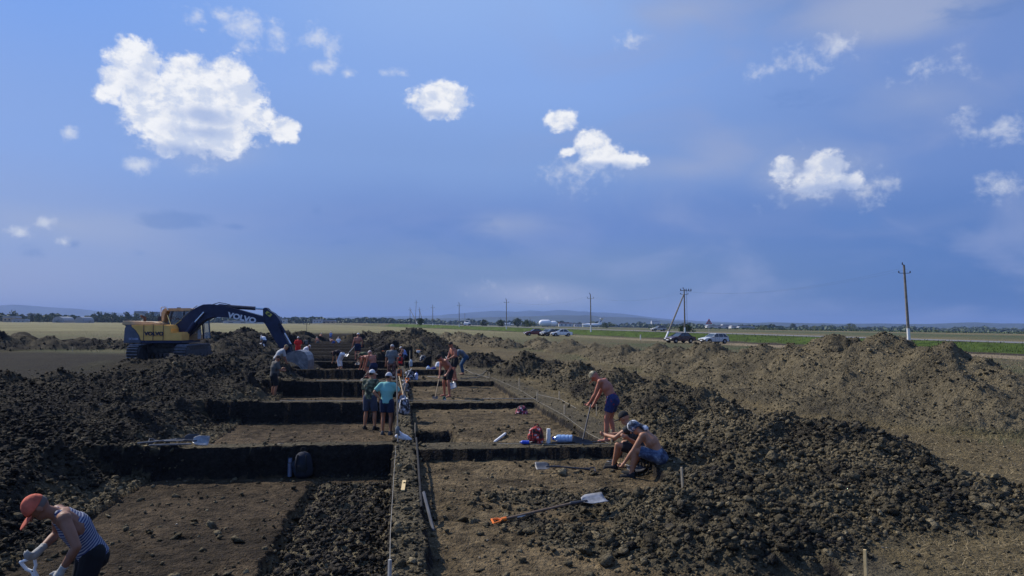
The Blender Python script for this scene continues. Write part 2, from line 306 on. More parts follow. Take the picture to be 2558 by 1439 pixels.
# road embankment
rt_ = np.array([-.339, .941]); rn_ = np.array([-.941, -.339])
def roadw(X, Y): return (X - 56) * rn_[0] + (Y - 84) * rn_[1], (X - 56) * rt_[0] + (Y - 84) * rt_[1]
LEFTR = [(-5.3, -.10, 4.0, 16.0, .62), (-5.5, -.10, 16.5, 24.7, .64), (-5.0, -.10, 25.2, 33.2, .64), (-5.0, -.10, 33.8, 41.6, .48), (-5.0, -.10, 42.2, 50.0, .45)]
RIGHTR = [(.32, 4.5, 2.0, 15.3, .22), (.32, 4.3, 16.15, 24.4, .22), (.32, 4.05, 24.95, 33.2, .22), (.32, 2.6, 33.8, 41.6, .30), (.32, 2.0, 42.2, 50.0, .35)]
def farc(v): return -4.4 - .115 * (v - 58)
FARR = [(k, 51.0 + 8.3 * k, 51.0 + 8.3 * k + 6.9) for k in range(0, 13)]
def terrain(X, Y, full=True):
    """height, tone (0 fresh black soil .. 1 dry tan), kind weights"""
    X = np.asarray(X, float); Y = np.asarray(Y, float); u, v = uv(X, Y); dist = np.hypot(X, Y)
    z = .5 * sst(Y, 60, 300)
    w, s = roadw(X, Y)
    z = z - 6.0 * sst(-w, 80, 950)
    hr = (.9 + .0035 * np.clip(s, -120, 330)) * sst(s, 1100, 500)
    k = 1 - sst(np.abs(w), 4.6, 10.5)
    z = z + (hr - z) * k * (s > -400)
    z = z + .3 * (1 - sst(np.hypot(X + 19.3, Y - 43.3), 3.2, 5.5))
    jit = fbm(X * 1.7, Y * 1.7, 4, 5) * .9
    mh = np.zeros_like(X); tone = np.full_like(X, .55); gi = np.zeros(X.shape, int); far = np.clip(dist / 30, 1, 3)
    big = fbm(X * .55, Y * .55, 3, 11)
    for (mx, my, hh, R, t, g, ry) in MND:
        near = (np.abs(X - mx) < R * 1.6) & (np.abs(Y - my) < R * 1.6)
        if not near.any(): continue
        d = np.hypot(X - mx, Y - my) / R
        ht = hh * (1.08 - np.sqrt(d * d * 1.08 + .006)) + (jit * .42 + big * .8) * min(hh, 1.3) * np.clip(1.2 - d, 0, 1)
        ht = np.where(near, ht, -1)
        b_ = ht > mh; mh = np.where(b_, ht, mh); tone = np.where(b_, t, tone); gi = np.where(b_ & (ht > .04), g, gi)
    bank = .34 * sst(-u + big * 2, 5.6, 9.5) * (1 - sst(v + big * 4 + np.clip(-u - 12, 0, 50) * .55, 27, 36)) * sst(v, 3, 9) * (1 - sst(-u, 24, 30))
    bank = bank + (jit * .25 + big * .3) * (bank > .1); b_ = bank > mh; mh = np.where(b_, bank, mh); tone = np.where(b_, .04, tone); gi = np.where(b_ & (bank > .04), 4, gi)
    # scraped surface around the trenches
    trench = np.zeros(X.shape, int)          # 1 = clean floor, 2 = loose strip
    du = fbm(X * 3.1, Y * 3.1, 4, 21) * .12; dv = fbm(X * 3.3 + 9, Y * 3.3, 4, 31) * .10
    cut = np.zeros_like(X)
    lo = fbm(X * .8, Y * .8, 3, 77) * .9
    for (u0, u1, v0, v1, dp) in LEFTR:
        e = 1 - sst(u + du, u1 - .035, u1 + .02); b1 = 1 - sst(v + dv, v1 - .04, v1 + .02); b0 = sst(v + dv * .6, v0 - .02, v0 + .04)
        l_ = sst(u + lo, u0 - 1.0, u0 + .35)
        c = e * b1 * b0 * l_ * dp
        trench = np.where(c > dp * .9, 1, trench); cut = np.maximum(cut, c)
    for (u0, u1, v0, v1, dp) in RIGHTR:
        c = sst(u + du * .9, u0 - .01, u0 + .06) * (1 - sst(u + du * .7, u1 - .05, u1 + .05)) * (1 - sst(v + dv, v1 - .04, v1 + .02)) * sst(v + dv, v0 - .02, v0 + .04) * dp
        trench = np.where(c > dp * .9, 3, trench); cut = np.maximum(cut, c)
    # pit beside the balk, loose strip in the first square
    pit_ = sst(u, .36, .42) * (1 - sst(u + du * 2, 1.15, 1.5)) * sst(v, 17.0, 17.3) * (1 - sst(v + du * 2, 19.2, 19.8)); cut = np.maximum(cut, pit_ * .62)
    strip = sst(u + du * 2.2, -1.75, -1.6) * (1 - sst(u, -.16, -.12)) * sst(v, 2, 3) * (1 - sst(v, 15.2, 15.5))
    cut = np.where(strip > .05, np.maximum(cut, .62 + strip * .13 + .16 * strip * (1 - sst(u + du * 2, -1.62, -1.35))), cut); trench = np.where((strip > .3), 2, trench)
    trench = np.where((pit_ > .4), 2, trench)
    for (kk, v0, v1) in FARR:
        uc = farc((v0 + v1) / 2); hw = 4.8 - .05 * kk
        c = sst(u, uc - hw - .2, uc - hw + .2) * (1 - sst(u, uc + hw - .2, uc + hw + .2)) * sst(v, v0 - .15, v0 + .15) * (1 - sst(v, v1 - .15, v1 + .1)) * .8
        cut = np.maximum(cut, c); trench = np.where(c > .72, 1, trench)
    cut = cut * (1 - sst(mh, .02, .12) * sst(u, 2.6, 3.8) * (1 - sst(v, 11.8, 12.8)))
    spill = np.clip(1 - cut / .25, 0, 1)
    inR = (trench == 3) | (trench == 1)
    mhz = np.where(cut > .05, mh * np.where(v < 15.5, .75, .15) * np.where(u < -.1, .55, 1), mh)
    mhz = np.where((cut > .05) & (v > 45), 0, mhz)
    loose = np.clip(mhz / .12, 0, 1); loose = np.maximum(loose, strip)
    lsl = (u < -4.3) & (u > -9) & (v < 40); loose = np.where(lsl & ~((trench == 1) & (u > -4.8)), np.maximum(loose, .8), loose)
    z = z - cut + mhz
    blk = sst(u, -.11, -.05) * (1 - sst(u, .24, .30)) * (cut < .1) * (v < 50); loose = np.maximum(loose, blk * .14)
    if full:
        fade = np.clip(1.3 - dist / 90, .25, 1)
        a1 = lumps(X * 6.5 + du * 3, Y * 6.5, 40) * .13 + lumps(X * 14, Y * 14 + du * 3, 50) * .05
        a2 = lumps(X * 2.6, Y * 2.6 + 3, 60) * .16 * sst(fbm(X * .4, Y * .4, 2, 71), -.1, .2)
        a3 = fbm(X * 1.3, Y * 1.3, 5, 200) * .34 * np.clip(mh / .5, 0, 1) + fbm(X * 4.2, Y * 4.2, 4, 210) * .16
        z = z + loose * a3 * np.clip(dist / 25, .6, 1.2)
        z = z + loose * (a1 * .8 + a2 * .6) * fade + (1 - loose) * fbm(X * 7, Y * 7, 4, 80) * .05 * (dist < 60) + (1 - loose) * np.where(k > .5, 0, fbm(X * .35, Y * .35, 3, 90)) * .06 * (dist > 14) * (cut < .05)
        fl = ((trench == 1) | (trench == 3)); z = z + fl * (lumps(X * 4 + 5, Y * 9, 95) ** 3) * .06
    # tones
    tone = np.clip(tone + (fbm(X * .7, Y * .7, 3, 301) * .9 + fbm(X * 2.3, Y * 2.3, 3, 311) * .5) * np.where(gi == 4, .25, 1), 0, 1)
    tone = np.where(loose > .3, tone, .55)
    return z, tone, loose, trench, gi, w, s, k, cut
def gz(X, Y):
    return float(terrain(np.array([X]), np.array([Y]), True)[0][0])
def spread(a_, b_, fn):
    r = [a_]
    while r[-1] < b_: r.append(r[-1] + fn(r[-1]))
    return r
vs = spread(2.0, 9500, lambda v: .04 if v < 7 else (max(.03, .0042 * v) if v < 120 else .0042 * v * (1 + (v - 120) * .02)))
for R_ in LEFTR + RIGHTR: vs += [R_[2] - .03, R_[2] + .03, R_[3] - .03, R_[3] + .02]
vs = sorted([-400, -100, -30, -10, -3, 0, 1] + [q for i, q in enumerate(vs)])
vs = np.array([q for i, q in enumerate(vs) if i == 0 or q - vs[i - 1] > .004])
us = spread(0, 9, lambda u: .032); us2 = spread(us[-1], 9500, lambda u: .045 + (u - 9) * .006 if u < 70 else .05 * (u - 50)); 
us = np.array([-q for q in us2[:0:-1]] + [-q for q in us[:0:-1]] + us + us2[1:])
U, V = np.meshgrid(us, vs); X, Y = xy(U, V)
Z, TONE, LOOSE, TR, GI, WW, SS, KK, CUT = terrain(X, Y)
nv, nu = X.shape
print('ground verts', nv * nu)
Zc = Z
# colour zones (surface colours; trench walls also darkened for shade)
dist = np.hypot(X, Y)
UU, VV = U, V
field = np.ones_like(X)
scr = 1 - sst(np.abs(UU - (-.5 - .05 * VV)) + fbm(X * .15, Y * .15, 3, 101) * 8, 13.5 + .0 * VV, 18.5)   # trampled and scraped earth by the trenches
scr = scr * (1 - sst(VV, 150, 185)); scr = np.maximum(scr, LOOSE)
lft = sst(-(X + Y * .28), 6, 12) * (1 - sst(Y + .25 * X + fbm(X * .2, Y * .2, 2, 5) * 4, 47, 56)); scr = np.maximum(scr, lft)
def setcol(name, arr):
    pass
def mk(r, g, b): return np.array(lin(r, g, b)[:3])
n1 = fbm(X * .9, Y * .9, 5, 120); n2_ = fbm(X * 5, Y * 5, 4, 130); n3 = fbm(X * .12, Y * .12, 3, 140)
black = np.array([.021, .0188, .0165]); dark = np.array([.078, .065, .041]); tan = np.array([.168, .136, .080])
flo = np.array([.125, .092, .050])
C = np.zeros(X.shape + (3,))
t = np.clip(TONE + n1 * .5, 0, 1)[..., None]
soil = np.where(t < .3, black + (dark - black) * (t / .3), dark + (tan - dark) * ((t - .3) / .7))
trod = dark * .9 + (tan - dark) * np.clip(.45 + n1 * 1.2 + n2_ * .8, 0, 1)[..., None]
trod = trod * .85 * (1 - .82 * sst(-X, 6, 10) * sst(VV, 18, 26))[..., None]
trod = np.where(((UU > 5.2) & (TR == 0))[..., None], trod * np.array([1.25, 1.18, 1.0]), trod)
c0 = soil * LOOSE[..., None] + trod * (1 - LOOSE[..., None])
isfl = ((TR == 1) | (TR == 3))[..., None] & (LOOSE < .3)[..., None]
sc_ = np.clip(.9 + n1 * 1.3 + n2_ * 1.6, .35, 1.7)[..., None]
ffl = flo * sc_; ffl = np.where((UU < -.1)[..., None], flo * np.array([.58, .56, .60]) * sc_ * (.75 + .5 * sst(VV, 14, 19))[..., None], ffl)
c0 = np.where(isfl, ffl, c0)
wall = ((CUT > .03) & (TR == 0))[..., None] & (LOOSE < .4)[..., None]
c0 = np.where(wall, np.array([.021, .018, .0155]) * sc_, c0)  # fresh dark wall soil, with shade painted in to keep walls near black
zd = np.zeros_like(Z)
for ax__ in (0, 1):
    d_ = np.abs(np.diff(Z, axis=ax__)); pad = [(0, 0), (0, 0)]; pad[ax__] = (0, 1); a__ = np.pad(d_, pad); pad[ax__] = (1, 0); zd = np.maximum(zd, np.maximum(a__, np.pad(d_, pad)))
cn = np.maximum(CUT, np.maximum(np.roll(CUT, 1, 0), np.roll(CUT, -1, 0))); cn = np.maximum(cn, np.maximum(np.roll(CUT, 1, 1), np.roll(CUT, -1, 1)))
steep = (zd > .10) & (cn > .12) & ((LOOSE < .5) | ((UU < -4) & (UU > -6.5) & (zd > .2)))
c0 = np.where(steep[..., None], np.array([.022, .0185, .0155]) * (1 + .5 * n2_[..., None]), c0)  # steep trench faces and their rims painted dark to deepen the shade
# fields
straw = np.array([.20, .155, .085]); grn = np.array([.075, .085, .038]); brn = np.array([.055, .042, .030]); tanf = np.array([.26, .20, .125]); green = np.array([.055, .085, .014])
wn = WW + fbm(X * .25, Y * .25, 3, 150) * 2.5
fa = straw * .62 + (grn - straw * .62) * np.clip(.5 + n1 * 1.0 + n3 * 1.6, 0, 1)[..., None]
def band(c_, col, a0, a1, sft):
    m_ = (sst(wn, a0 - sft, a0 + sft) * (1 - sst(wn, a1 - sft, a1 + sft)) * (SS > -160) * (SS < 260))[..., None]; return c_ * (1 - m_) + col * m_
fa = band(fa, brn * (1 + n2_[..., None] * 1.2), 9.8, 15, .6)
fa = band(fa, tanf * (1 + n2_[..., None] * .6), 15.5, 22, .8)
gm = (sst(WW, 4.2, 4.8) * (1 - sst(wn, 9.3, 10.3)) * (SS < 330))[..., None]
fa = fa * (1 - gm) + green * (1 + n2_ * .8 + n1)[..., None] * gm
farf = np.array([.175, .158, .078])
lf_ = sst(-WW * 0 + Y, 90, 180)[..., None] * (WW > 12)[..., None]; fa = fa * (1 - lf_) + (farf * (1 + n3 * .8)[..., None]) * lf_
# beyond the road: bands of grass, stubble and scrub
yb = WW * -1
b2 = (WW < -4)[..., None]
bands = np.sin(yb * .045 + n3 * 3) * .5 + .5
beyond = np.array([.17, .135, .07]) * bands[..., None] + np.array([.07, .085, .04]) * (1 - bands[..., None])
fa = np.where(b2, beyond, fa)
stub = sst(fbm(X * .08, Y * .08, 2, 160), .0, .12)
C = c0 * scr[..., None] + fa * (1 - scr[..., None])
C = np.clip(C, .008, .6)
me = bpy.data.meshes.new('ground')
me.vertices.add(nv * nu); co = np.stack([X, Y, Z], -1).reshape(-1, 3).astype(np.float32); me.vertices.foreach_set('co', co.ravel())
idx = np.arange(nv * nu).reshape(nv, nu)
quads = np.stack([idx[:-1, :-1], idx[:-1, 1:], idx[1:, 1:], idx[1:, :-1]], -1).reshape(-1, 4)
gq = GI[:-1, :-1].reshape(-1)
def submesh(name, sel):
    q = quads[sel]; used, inv = np.unique(q.ravel(), return_inverse=True)
    m_ = bpy.data.meshes.new(name); m_.vertices.add(len(used)); m_.vertices.foreach_set('co', co[used].ravel())
    m_.loops.add(q.size); m_.loops.foreach_set('vertex_index', inv.astype(np.int32)); m_.polygons.add(len(q))
    m_.polygons.foreach_set('loop_start', (np.arange(len(q)) * 4).astype(np.int32))
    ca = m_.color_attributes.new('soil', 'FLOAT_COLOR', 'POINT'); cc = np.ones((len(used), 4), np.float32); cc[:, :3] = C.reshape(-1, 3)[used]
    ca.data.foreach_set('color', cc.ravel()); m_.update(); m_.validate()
    o = bpy.data.objects.new(name, m_); COL.objects.link(o); return o
def ground_mat():
    m = bpy.data.materials.new('soil_and_stubble'); m.use_nodes = True; t_ = m.node_tree; b = t_.nodes['Principled BSDF']; b.inputs['Roughness'].default_value = .95
    b.inputs['Specular IOR Level'].default_value = .12
    A = t_.nodes.new('ShaderNodeVertexColor'); A.layer_name = 'soil'; g = t_.nodes.new('ShaderNodeNewGeometry')
    def nz(s_, d_=6, r_=.6):
        n = t_.nodes.new('ShaderNodeTexNoise'); n.inputs['Scale'].default_value = s_; n.inputs['Detail'].default_value = d_; n.inputs['Roughness'].default_value = r_
        t_.links.new(g.outputs['Position'], n.inputs['Vector']); return n
    n_a = nz(9, 8, .7); n_b = nz(38, 5)
    mr = t_.nodes.new('ShaderNodeMapRange'); t_.links.new(n_a.outputs[0], mr.inputs[0]); mr.inputs[1].default_value = .3; mr.inputs[2].default_value = .7; mr.inputs[3].default_value = .45; mr.inputs[4].default_value = 1.7
    sc2 = t_.nodes.new('ShaderNodeVectorMath'); sc2.operation = 'SCALE'; t_.links.new(A.outputs[0], sc2.inputs[0]); t_.links.new(mr.outputs[0], sc2.inputs['Scale'])
    vo = t_.nodes.new('ShaderNodeTexVoronoi'); vo.inputs['Scale'].default_value = 14; t_.links.new(g.outputs['Position'], vo.inputs['Vector'])
    mr2 = t_.nodes.new('ShaderNodeMapRange'); t_.links.new(n_b.outputs[0], mr2.inputs[0]); mr2.inputs[1].default_value = .66; mr2.inputs[2].default_value = .74
    mx = t_.nodes.new('ShaderNodeMix'); mx.data_type = 'RGBA'; t_.links.new(mr2.outputs[0], mx.inputs[0]); t_.links.new(sc2.outputs[0], mx.inputs[6])
    sc3 = t_.nodes.new('ShaderNodeVectorMath'); sc3.operation = 'SCALE'; sc3.inputs['Scale'].default_value = 1.9; t_.links.new(sc2.outputs[0], sc3.inputs[0]); t_.links.new(sc3.outputs[0], mx.inputs[7])
    t_.links.new(mx.outputs[2], b.inputs['Base Color'])
    ad = t_.nodes.new('ShaderNodeMath'); ad.operation = 'ADD'; t_.links.new(n_a.outputs[0], ad.inputs[0])
    m3 = t_.nodes.new('ShaderNodeMath'); m3.operation = 'MULTIPLY'; t_.links.new(n_b.outputs[0], m3.inputs[0]); m3.inputs[1].default_value = .4; t_.links.new(m3.outputs[0], ad.inputs[1])
    def vor(s_, k):
        v_ = t_.nodes.new('ShaderNodeTexVoronoi'); v_.inputs['Scale'].default_value = s_; v_.inputs['Randomness'].default_value = 1
        w_ = t_.nodes.new('ShaderNodeVectorMath'); w_.operation = 'MULTIPLY_ADD'; t_.links.new(n_b.outputs['Color'], w_.inputs[0]); w_.inputs[1].default_value = (.03, .03, .03); t_.links.new(g.outputs['Position'], w_.inputs[2]); t_.links.new(w_.outputs[0], v_.inputs['Vector'])
        q_ = t_.nodes.new('ShaderNodeMath'); q_.operation = 'MULTIPLY'; t_.links.new(v_.outputs['Distance'], q_.inputs[0]); q_.inputs[1].default_value = -k; return q_.outputs[0]
    a2_ = t_.nodes.new('ShaderNodeMath'); a2_.operation = 'ADD'; t_.links.new(vor(17, 1.0), a2_.inputs[0]); t_.links.new(vor(43, .5), a2_.inputs[1])
    a3_ = t_.nodes.new('ShaderNodeMath'); a3_.operation = 'ADD'; t_.links.new(a2_.outputs[0], a3_.inputs[0]); t_.links.new(ad.outputs[0], a3_.inputs[1]); ad = a3_
    bp = t_.nodes.new('ShaderNodeBump'); bp.inputs['Strength'].default_value = 1.0; bp.inputs['Distance'].default_value = .05
    t_.links.new(ad.outputs[0], bp.inputs['Height']); t_.links.new(bp.outputs[0], b.inputs['Normal'])
    return m
GM = ground_mat()
names = {0: ('ground', None), 1: ('soil_heap', 'long ridge of dry brown excavated soil below the leaning power pole on the right'),
         2: ('soil_heap', 'dark lumpy soil thrown out between the shirtless man raking and the long brown ridge'),
         3: ('soil_heap', 'low near heap of coarse clods spreading behind the orange-handled shovel'),
         4: ('soil_heap', 'black soil bank on the left sloping from the excavator down to the trench'),
         5: ('soil_heap', 'dark soil bank at the edge of the stubble field left of the excavator'),
         6: ('soil_heap', 'dark soil heaps behind the excavator arm'),
         7: ('soil_heap', 'rounded black soil heaps right of the distant trench rows'),
         8: ('soil_heap', 'pale tan row of soil heaps beyond the black rounded heaps')}
extra = {6: ['small dark soil heap far behind the excavator arm', 'flat dark soil patch between the excavator and its heaps'], 7: ['small black soil heap nearest the far lit floor', 'low black soil heap behind the seated backpacks'], 8: ['second pale tan soil heap row end'], 5: ['short dark soil bank piece at the left field edge'], 1: ['far low brown end of the long soil ridge'], 2: ['separate dark clod heap right of the second lit floor'], 3: ['small clod patch by the orange-handled shovel'], 4: ['small black soil lump on the left bank']}
G2 = gq.reshape(nv - 1, nu - 1).copy()
def components(k_):
    m_ = G2 == k_; lab = np.zeros(m_.shape, np.int32); n_ = 0; sizes = []
    for r0, c0__ in np.argwhere(m_)[::1]:
        if lab[r0, c0__]: continue
        n_ += 1; st_ = [(r0, c0__)]; lab[r0, c0__] = n_; cnt = 0
        while st_:
            r, c = st_.pop(); cnt += 1
            for (a_, b_) in ((r + 1, c), (r - 1, c), (r, c + 1), (r, c - 1)):
                if 0 <= a_ < m_.shape[0] and 0 <= b_ < m_.shape[1] and m_[a_, b_] and not lab[a_, b_]: lab[a_, b_] = n_; st_.append((a_, b_))
        sizes.append(cnt)
    return lab, sizes
heaps = []
for k_ in range(1, 9):
    lab, sizes = components(k_); order = np.argsort(sizes)[::-1]; tot = sum(sizes)
    for rank, ix in enumerate(order):
        sel = lab == ix + 1
        if rank == 0: heaps.append((sel, names[k_][1]))
        elif sizes[ix] > max(400, tot * .04) and rank <= len(extra[k_]): heaps.append((sel, extra[k_][rank - 1]))
        else: G2[sel] = 0
gq = G2.reshape(-1)
for sel, lb in heaps:
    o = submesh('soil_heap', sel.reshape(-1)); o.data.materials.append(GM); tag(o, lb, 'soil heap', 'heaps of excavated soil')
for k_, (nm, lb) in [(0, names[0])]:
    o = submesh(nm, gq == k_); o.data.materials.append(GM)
    if k_ == 0: tag(o, 'trench floors, balks and stubble field', None, None, 'structure')
    else: tag(o, lb, 'soil heap', 'heaps of excavated soil')
# ------------------------------------------------------------------ road
sv = np.concatenate([np.arange(-160, 520, 4.0), np.arange(520, 1500, 20.0)]); mb = MB(); VVv = []
for s_ in sv:
    for w_ in (-3.6, 3.6):
        x_ = 56 + rt_[0] * s_ + rn_[0] * w_; y_ = 84 + rt_[1] * s_ + rn_[1] * w_
        VVv.append((x_, y_, gz(x_, y_) + .03))
mb.add(VVv, [(2 * i, 2 * i + 1, 2 * i + 3, 2 * i + 2) for i in range(len(sv) - 1)])
tag(mb.build('road', mat('asphalt', (.17, .165, .16), .9, .12, .6)), 'pale asphalt road on a low green bank', None, None, 'structure')
# ------------------------------------------------------------------ clods
rg = np.random.default_rng(5)
def ico():
    bm = bmesh.new(); bmesh.ops.create_icosphere(bm, subdivisions=1, radius=1)
    v = np.array([q.co[:] for q in bm.verts]); f = np.array([[w_.index for w_ in q.verts] for q in bm.faces]); bm.free()
    bm = bmesh.new(); bmesh.ops.create_icosphere(bm, subdivisions=2, radius=1)
    v2 = np.array([q.co[:] for q in bm.verts]); f2 = np.array([[w_.index for w_ in q.verts] for q in bm.faces]); bm.free()
    return (v, f), (v2, f2)
ICO1, ICO2 = ico()
def scatter(n, d0, d1, az0, az1, dens, size, tmpl, colf, name, label, sink=.25, flat=.75):
    ang = rg.uniform(az0, az1, n); dd = np.exp(rg.uniform(math.log(d0), math.log(d1), n))
    x_ = dd * np.sin(ang); y_ = dd * np.cos(ang)
    z_, to, lo_, tr_, g_, w_, s_, k_, cu = terrain(x_, y_, True); u_, v_ = uv(x_, y_)
    p_ = dens(x_, y_, u_, v_, lo_, tr_, cu, w_, g_); keep = rg.random(n) < p_
    x_, y_, z_, to, dd, lo_, tr_, u_ = [q[keep] for q in (x_, y_, z_, to, dd, lo_, tr_, u_)]; m_ = len(x_)
    r_ = size(dd, m_) * np.where(g_[keep] == 1, .75, 1)
    tv_, tf = tmpl; nt_ = 14
    var = [tv_ * (1 + (rg.random((len(tv_), 1)) - .5) * .75) for _ in range(nt_)]
    var = [(q + rg.normal(0, .10, q.shape)) * rg.uniform(.7, 1.15, (1, 3)) for q in var]
    q = rg.normal(size=(m_, 4)); q /= np.linalg.norm(q, axis=1)[:, None]; w0, a0, b0, c0_ = q.T
    Rm = np.empty((m_, 3, 3)); Rm[:, 0, 0] = 1 - 2 * (b0 * b0 + c0_ * c0_); Rm[:, 0, 1] = 2 * (a0 * b0 - c0_ * w0); Rm[:, 0, 2] = 2 * (a0 * c0_ + b0 * w0)
    Rm[:, 1, 0] = 2 * (a0 * b0 + c0_ * w0); Rm[:, 1, 1] = 1 - 2 * (a0 * a0 + c0_ * c0_); Rm[:, 1, 2] = 2 * (b0 * c0_ - a0 * w0)
    Rm[:, 2, 0] = 2 * (a0 * c0_ - b0 * w0); Rm[:, 2, 1] = 2 * (b0 * c0_ + a0 * w0); Rm[:, 2, 2] = 1 - 2 * (a0 * a0 + b0 * b0)
    scl = rg.uniform(.5, 1.2, (m_, 3)) * r_[:, None]; which = rg.integers(0, nt_, m_); T = np.stack(var)[which]
    vv = np.einsum('nij,nkj->nki', Rm, T * scl[:, None, :]); vv[..., 2] *= flat
    vv += np.stack([x_, y_, z_ + r_ * flat * (1 - sink) * .6], -1)[:, None, :]
    ff = tf[None] + (np.arange(m_) * len(tv_))[:, None, None]
    me_ = bpy.data.meshes.new(name); me_.vertices.add(m_ * len(tv_)); me_.vertices.foreach_set('co', vv.astype(np.float32).ravel())
    me_.loops.add(ff.size); me_.loops.foreach_set('vertex_index', ff.astype(np.int32).ravel()); me_.polygons.add(m_ * len(tf))
    me_.polygons.foreach_set('loop_start', (np.arange(m_ * len(tf)) * 3).astype(np.int32))
    cc = np.ones((m_, 4), np.float32); cc[:, :3] = colf(to, m_, u_, tr_, lo_); cc = np.repeat(cc, len(tv_), axis=0)
    ca = me_.color_attributes.new('soil', 'FLOAT_COLOR', 'POINT'); ca.data.foreach_set('color', cc.ravel()); me_.update()
    o = bpy.data.objects.new(name, me_); COL.objects.link(o); me_.materials.append(GM); print(name, m_)
    return tag(o, label, None, None, 'stuff')
def soilc(to, m_, u_, tr_, lo_):
    t_ = np.clip(to + rg.normal(0.03, .14, m_), 0, 1)[:, None]
    c_ = np.where(t_ < .3, black + (dark - black) * (t_ / .3), dark + (tan - dark) * ((t_ - .3) / .7)); c_ = c_ * np.exp(rg.normal(.05, .33, (m_, 1)))
    st_ = (tr_ == 2)[:, None]; return np.where(st_, np.array([.046, .039, .030]) * rg.uniform(.6, 1.6, (m_, 1)), c_)
def dn_clod(x_, y_, u_, v_, lo_, tr_, cu, w_, g_):
    near_fl = ((u_ > -.12) & (u_ < .34) & (cu < .1)) * .05 + (((tr_ == 1) | (tr_ == 3)) & (lo_ < .2)) * .03
    return np.clip(lo_ * np.where(g_ == 1, .8, 1.0), 0, 1) * (0.9) + near_fl + (lo_ < .2) * (tr_ == 0) * (w_ > 14) * .03 * (np.hypot(x_, y_) < 45)
scatter(9000, 6.5, 15, -.72, .78, dn_clod, lambda d_, m_: np.clip(rg.lognormal(math.log(.044), .35, m_), .028, .11) * (1 - .0 * m_), ICO2, soilc, 'soil_clods', 'largest dark soil clods lying over the near heaps and trench strip')
scatter(150000, 6.5, 20, -.72, .78, dn_clod, lambda d_, m_: np.clip(rg.lognormal(math.log(.023), .45, m_), .010, .07) * np.clip(d_ / 13, .85, 1.3), ICO1, soilc, 'soil_clods', 'small crumbled soil clods covering the near heaps')
scatter(210000, 18, 75, -.7, .74, dn_clod, lambda d_, m_: np.clip(rg.lognormal(math.log(.027), .5, m_), .013, .10) * np.clip(d_ / 25, .8, 1.6), ICO1, soilc, 'soil_clods', 'smaller soil clods scattered over the distant heaps and banks')
scatter(60000, 70, 135, -.5, .35, dn_clod, lambda d_, m_: np.clip(rg.lognormal(math.log(.07), .45, m_), .04, .2), ICO1, soilc, 'soil_clods', 'coarse lumps on the farthest soil heaps')
# pale stones and roots
def stone_d(x_, y_, u_, v_, lo_, tr_, cu, w_, g_): return np.where(w_ > 14, .03 + .05 * lo_, 0)
scatter(9000, 6.5, 45, -.72, .78, stone_d, lambda d_, m_: rg.uniform(.008, .022, m_) * np.clip(d_ / 12, .8, 2.0), ICO1,
        lambda to, m_, u_, tr_, lo_: np.array([.35, .31, .25]) * rg.uniform(.35, 1.2, (m_, 1)), 'pebbles', 'tiny pale stones and root bits strewn over the soil')
# straw
def blades(n, d0, d1, dens, name, label, cols, hh, ww, lean):
    ang = rg.uniform(-.72, .8, n); dd = np.exp(rg.uniform(math.log(d0), math.log(d1), n)); x_ = dd * np.sin(ang); y_ = dd * np.cos(ang)
    z_, to, lo_, tr_, g_, w_, s_, k_, cu = terrain(x_, y_, True); u_, v_ = uv(x_, y_)
    keep = rg.random(n) < dens(x_, y_, u_, v_, lo_, tr_, cu, w_, g_, k_); x_, y_, z_, dd = [q[keep] for q in (x_, y_, z_, dd)]; m_ = len(x_)
    az_ = rg.uniform(0, 6.283, m_); hgt = rg.uniform(.5, 1.3, m_) * hh * np.clip(dd / 18, .8, 1.7); wd = ww * np.clip(dd / 14, .8, 3.5)
    le = rg.uniform(lean[0], lean[1], m_)
    dx = np.cos(az_) * np.sin(le) * hgt; dy = np.sin(az_) * np.sin(le) * hgt; dz = np.cos(le) * hgt
    pa = rg.uniform(0, 3.14, m_); sx = np.cos(pa) * wd; sy = np.sin(pa) * wd
    v0_ = np.stack([x_ - sx, y_ - sy, z_ + .005], -1); v1_ = np.stack([x_ + sx, y_ + sy, z_ + .005], -1)
    v2_ = np.stack([x_ + dx + sx * .3, y_ + dy + sy * .3, z_ + dz + .02], -1); v3_ = np.stack([x_ + dx - sx * .3, y_ + dy - sy * .3, z_ + dz + .02], -1)
    vv = np.stack([v0_, v1_, v2_, v3_], 1).astype(np.float32); me_ = bpy.data.meshes.new(name); me_.vertices.add(m_ * 4); me_.vertices.foreach_set('co', vv.ravel())
    me_.loops.add(m_ * 4); me_.loops.foreach_set('vertex_index', np.arange(m_ * 4, dtype=np.int32)); me_.polygons.add(m_); me_.polygons.foreach_set('loop_start', (np.arange(m_) * 4).astype(np.int32))
    cc = np.ones((m_, 4), np.float32); pick = rg.integers(0, len(cols), m_); cc[:, :3] = np.array(cols)[pick] * rg.uniform(.6, 1.3, (m_, 1)); cc = np.repeat(cc, 4, axis=0)
    ca = me_.color_attributes.new('soil', 'FLOAT_COLOR', 'POINT'); ca.data.foreach_set('color', cc.ravel()); me_.update()
    o = bpy.data.objects.new(name, me_); COL.objects.link(o); me_.materials.append(BM); print(name, m_); return tag(o, label, None, None, 'stuff')
BM = bpy.data.materials.new('dry_stalks'); BM.use_nodes = True; _b = BM.node_tree.nodes['Principled BSDF']; _b.inputs['Roughness'].default_value = .8
_a = BM.node_tree.nodes.new('ShaderNodeVertexColor'); _a.layer_name = 'soil'
_n = BM.node_tree.nodes.new('ShaderNodeTexNoise'); _n.inputs['Scale'].default_value = 3
_s = BM.node_tree.nodes.new('ShaderNodeMix'); _s.data_type = 'RGBA'; _s.blend_type = 'MULTIPLY'; _s.inputs[0].default_value = .4
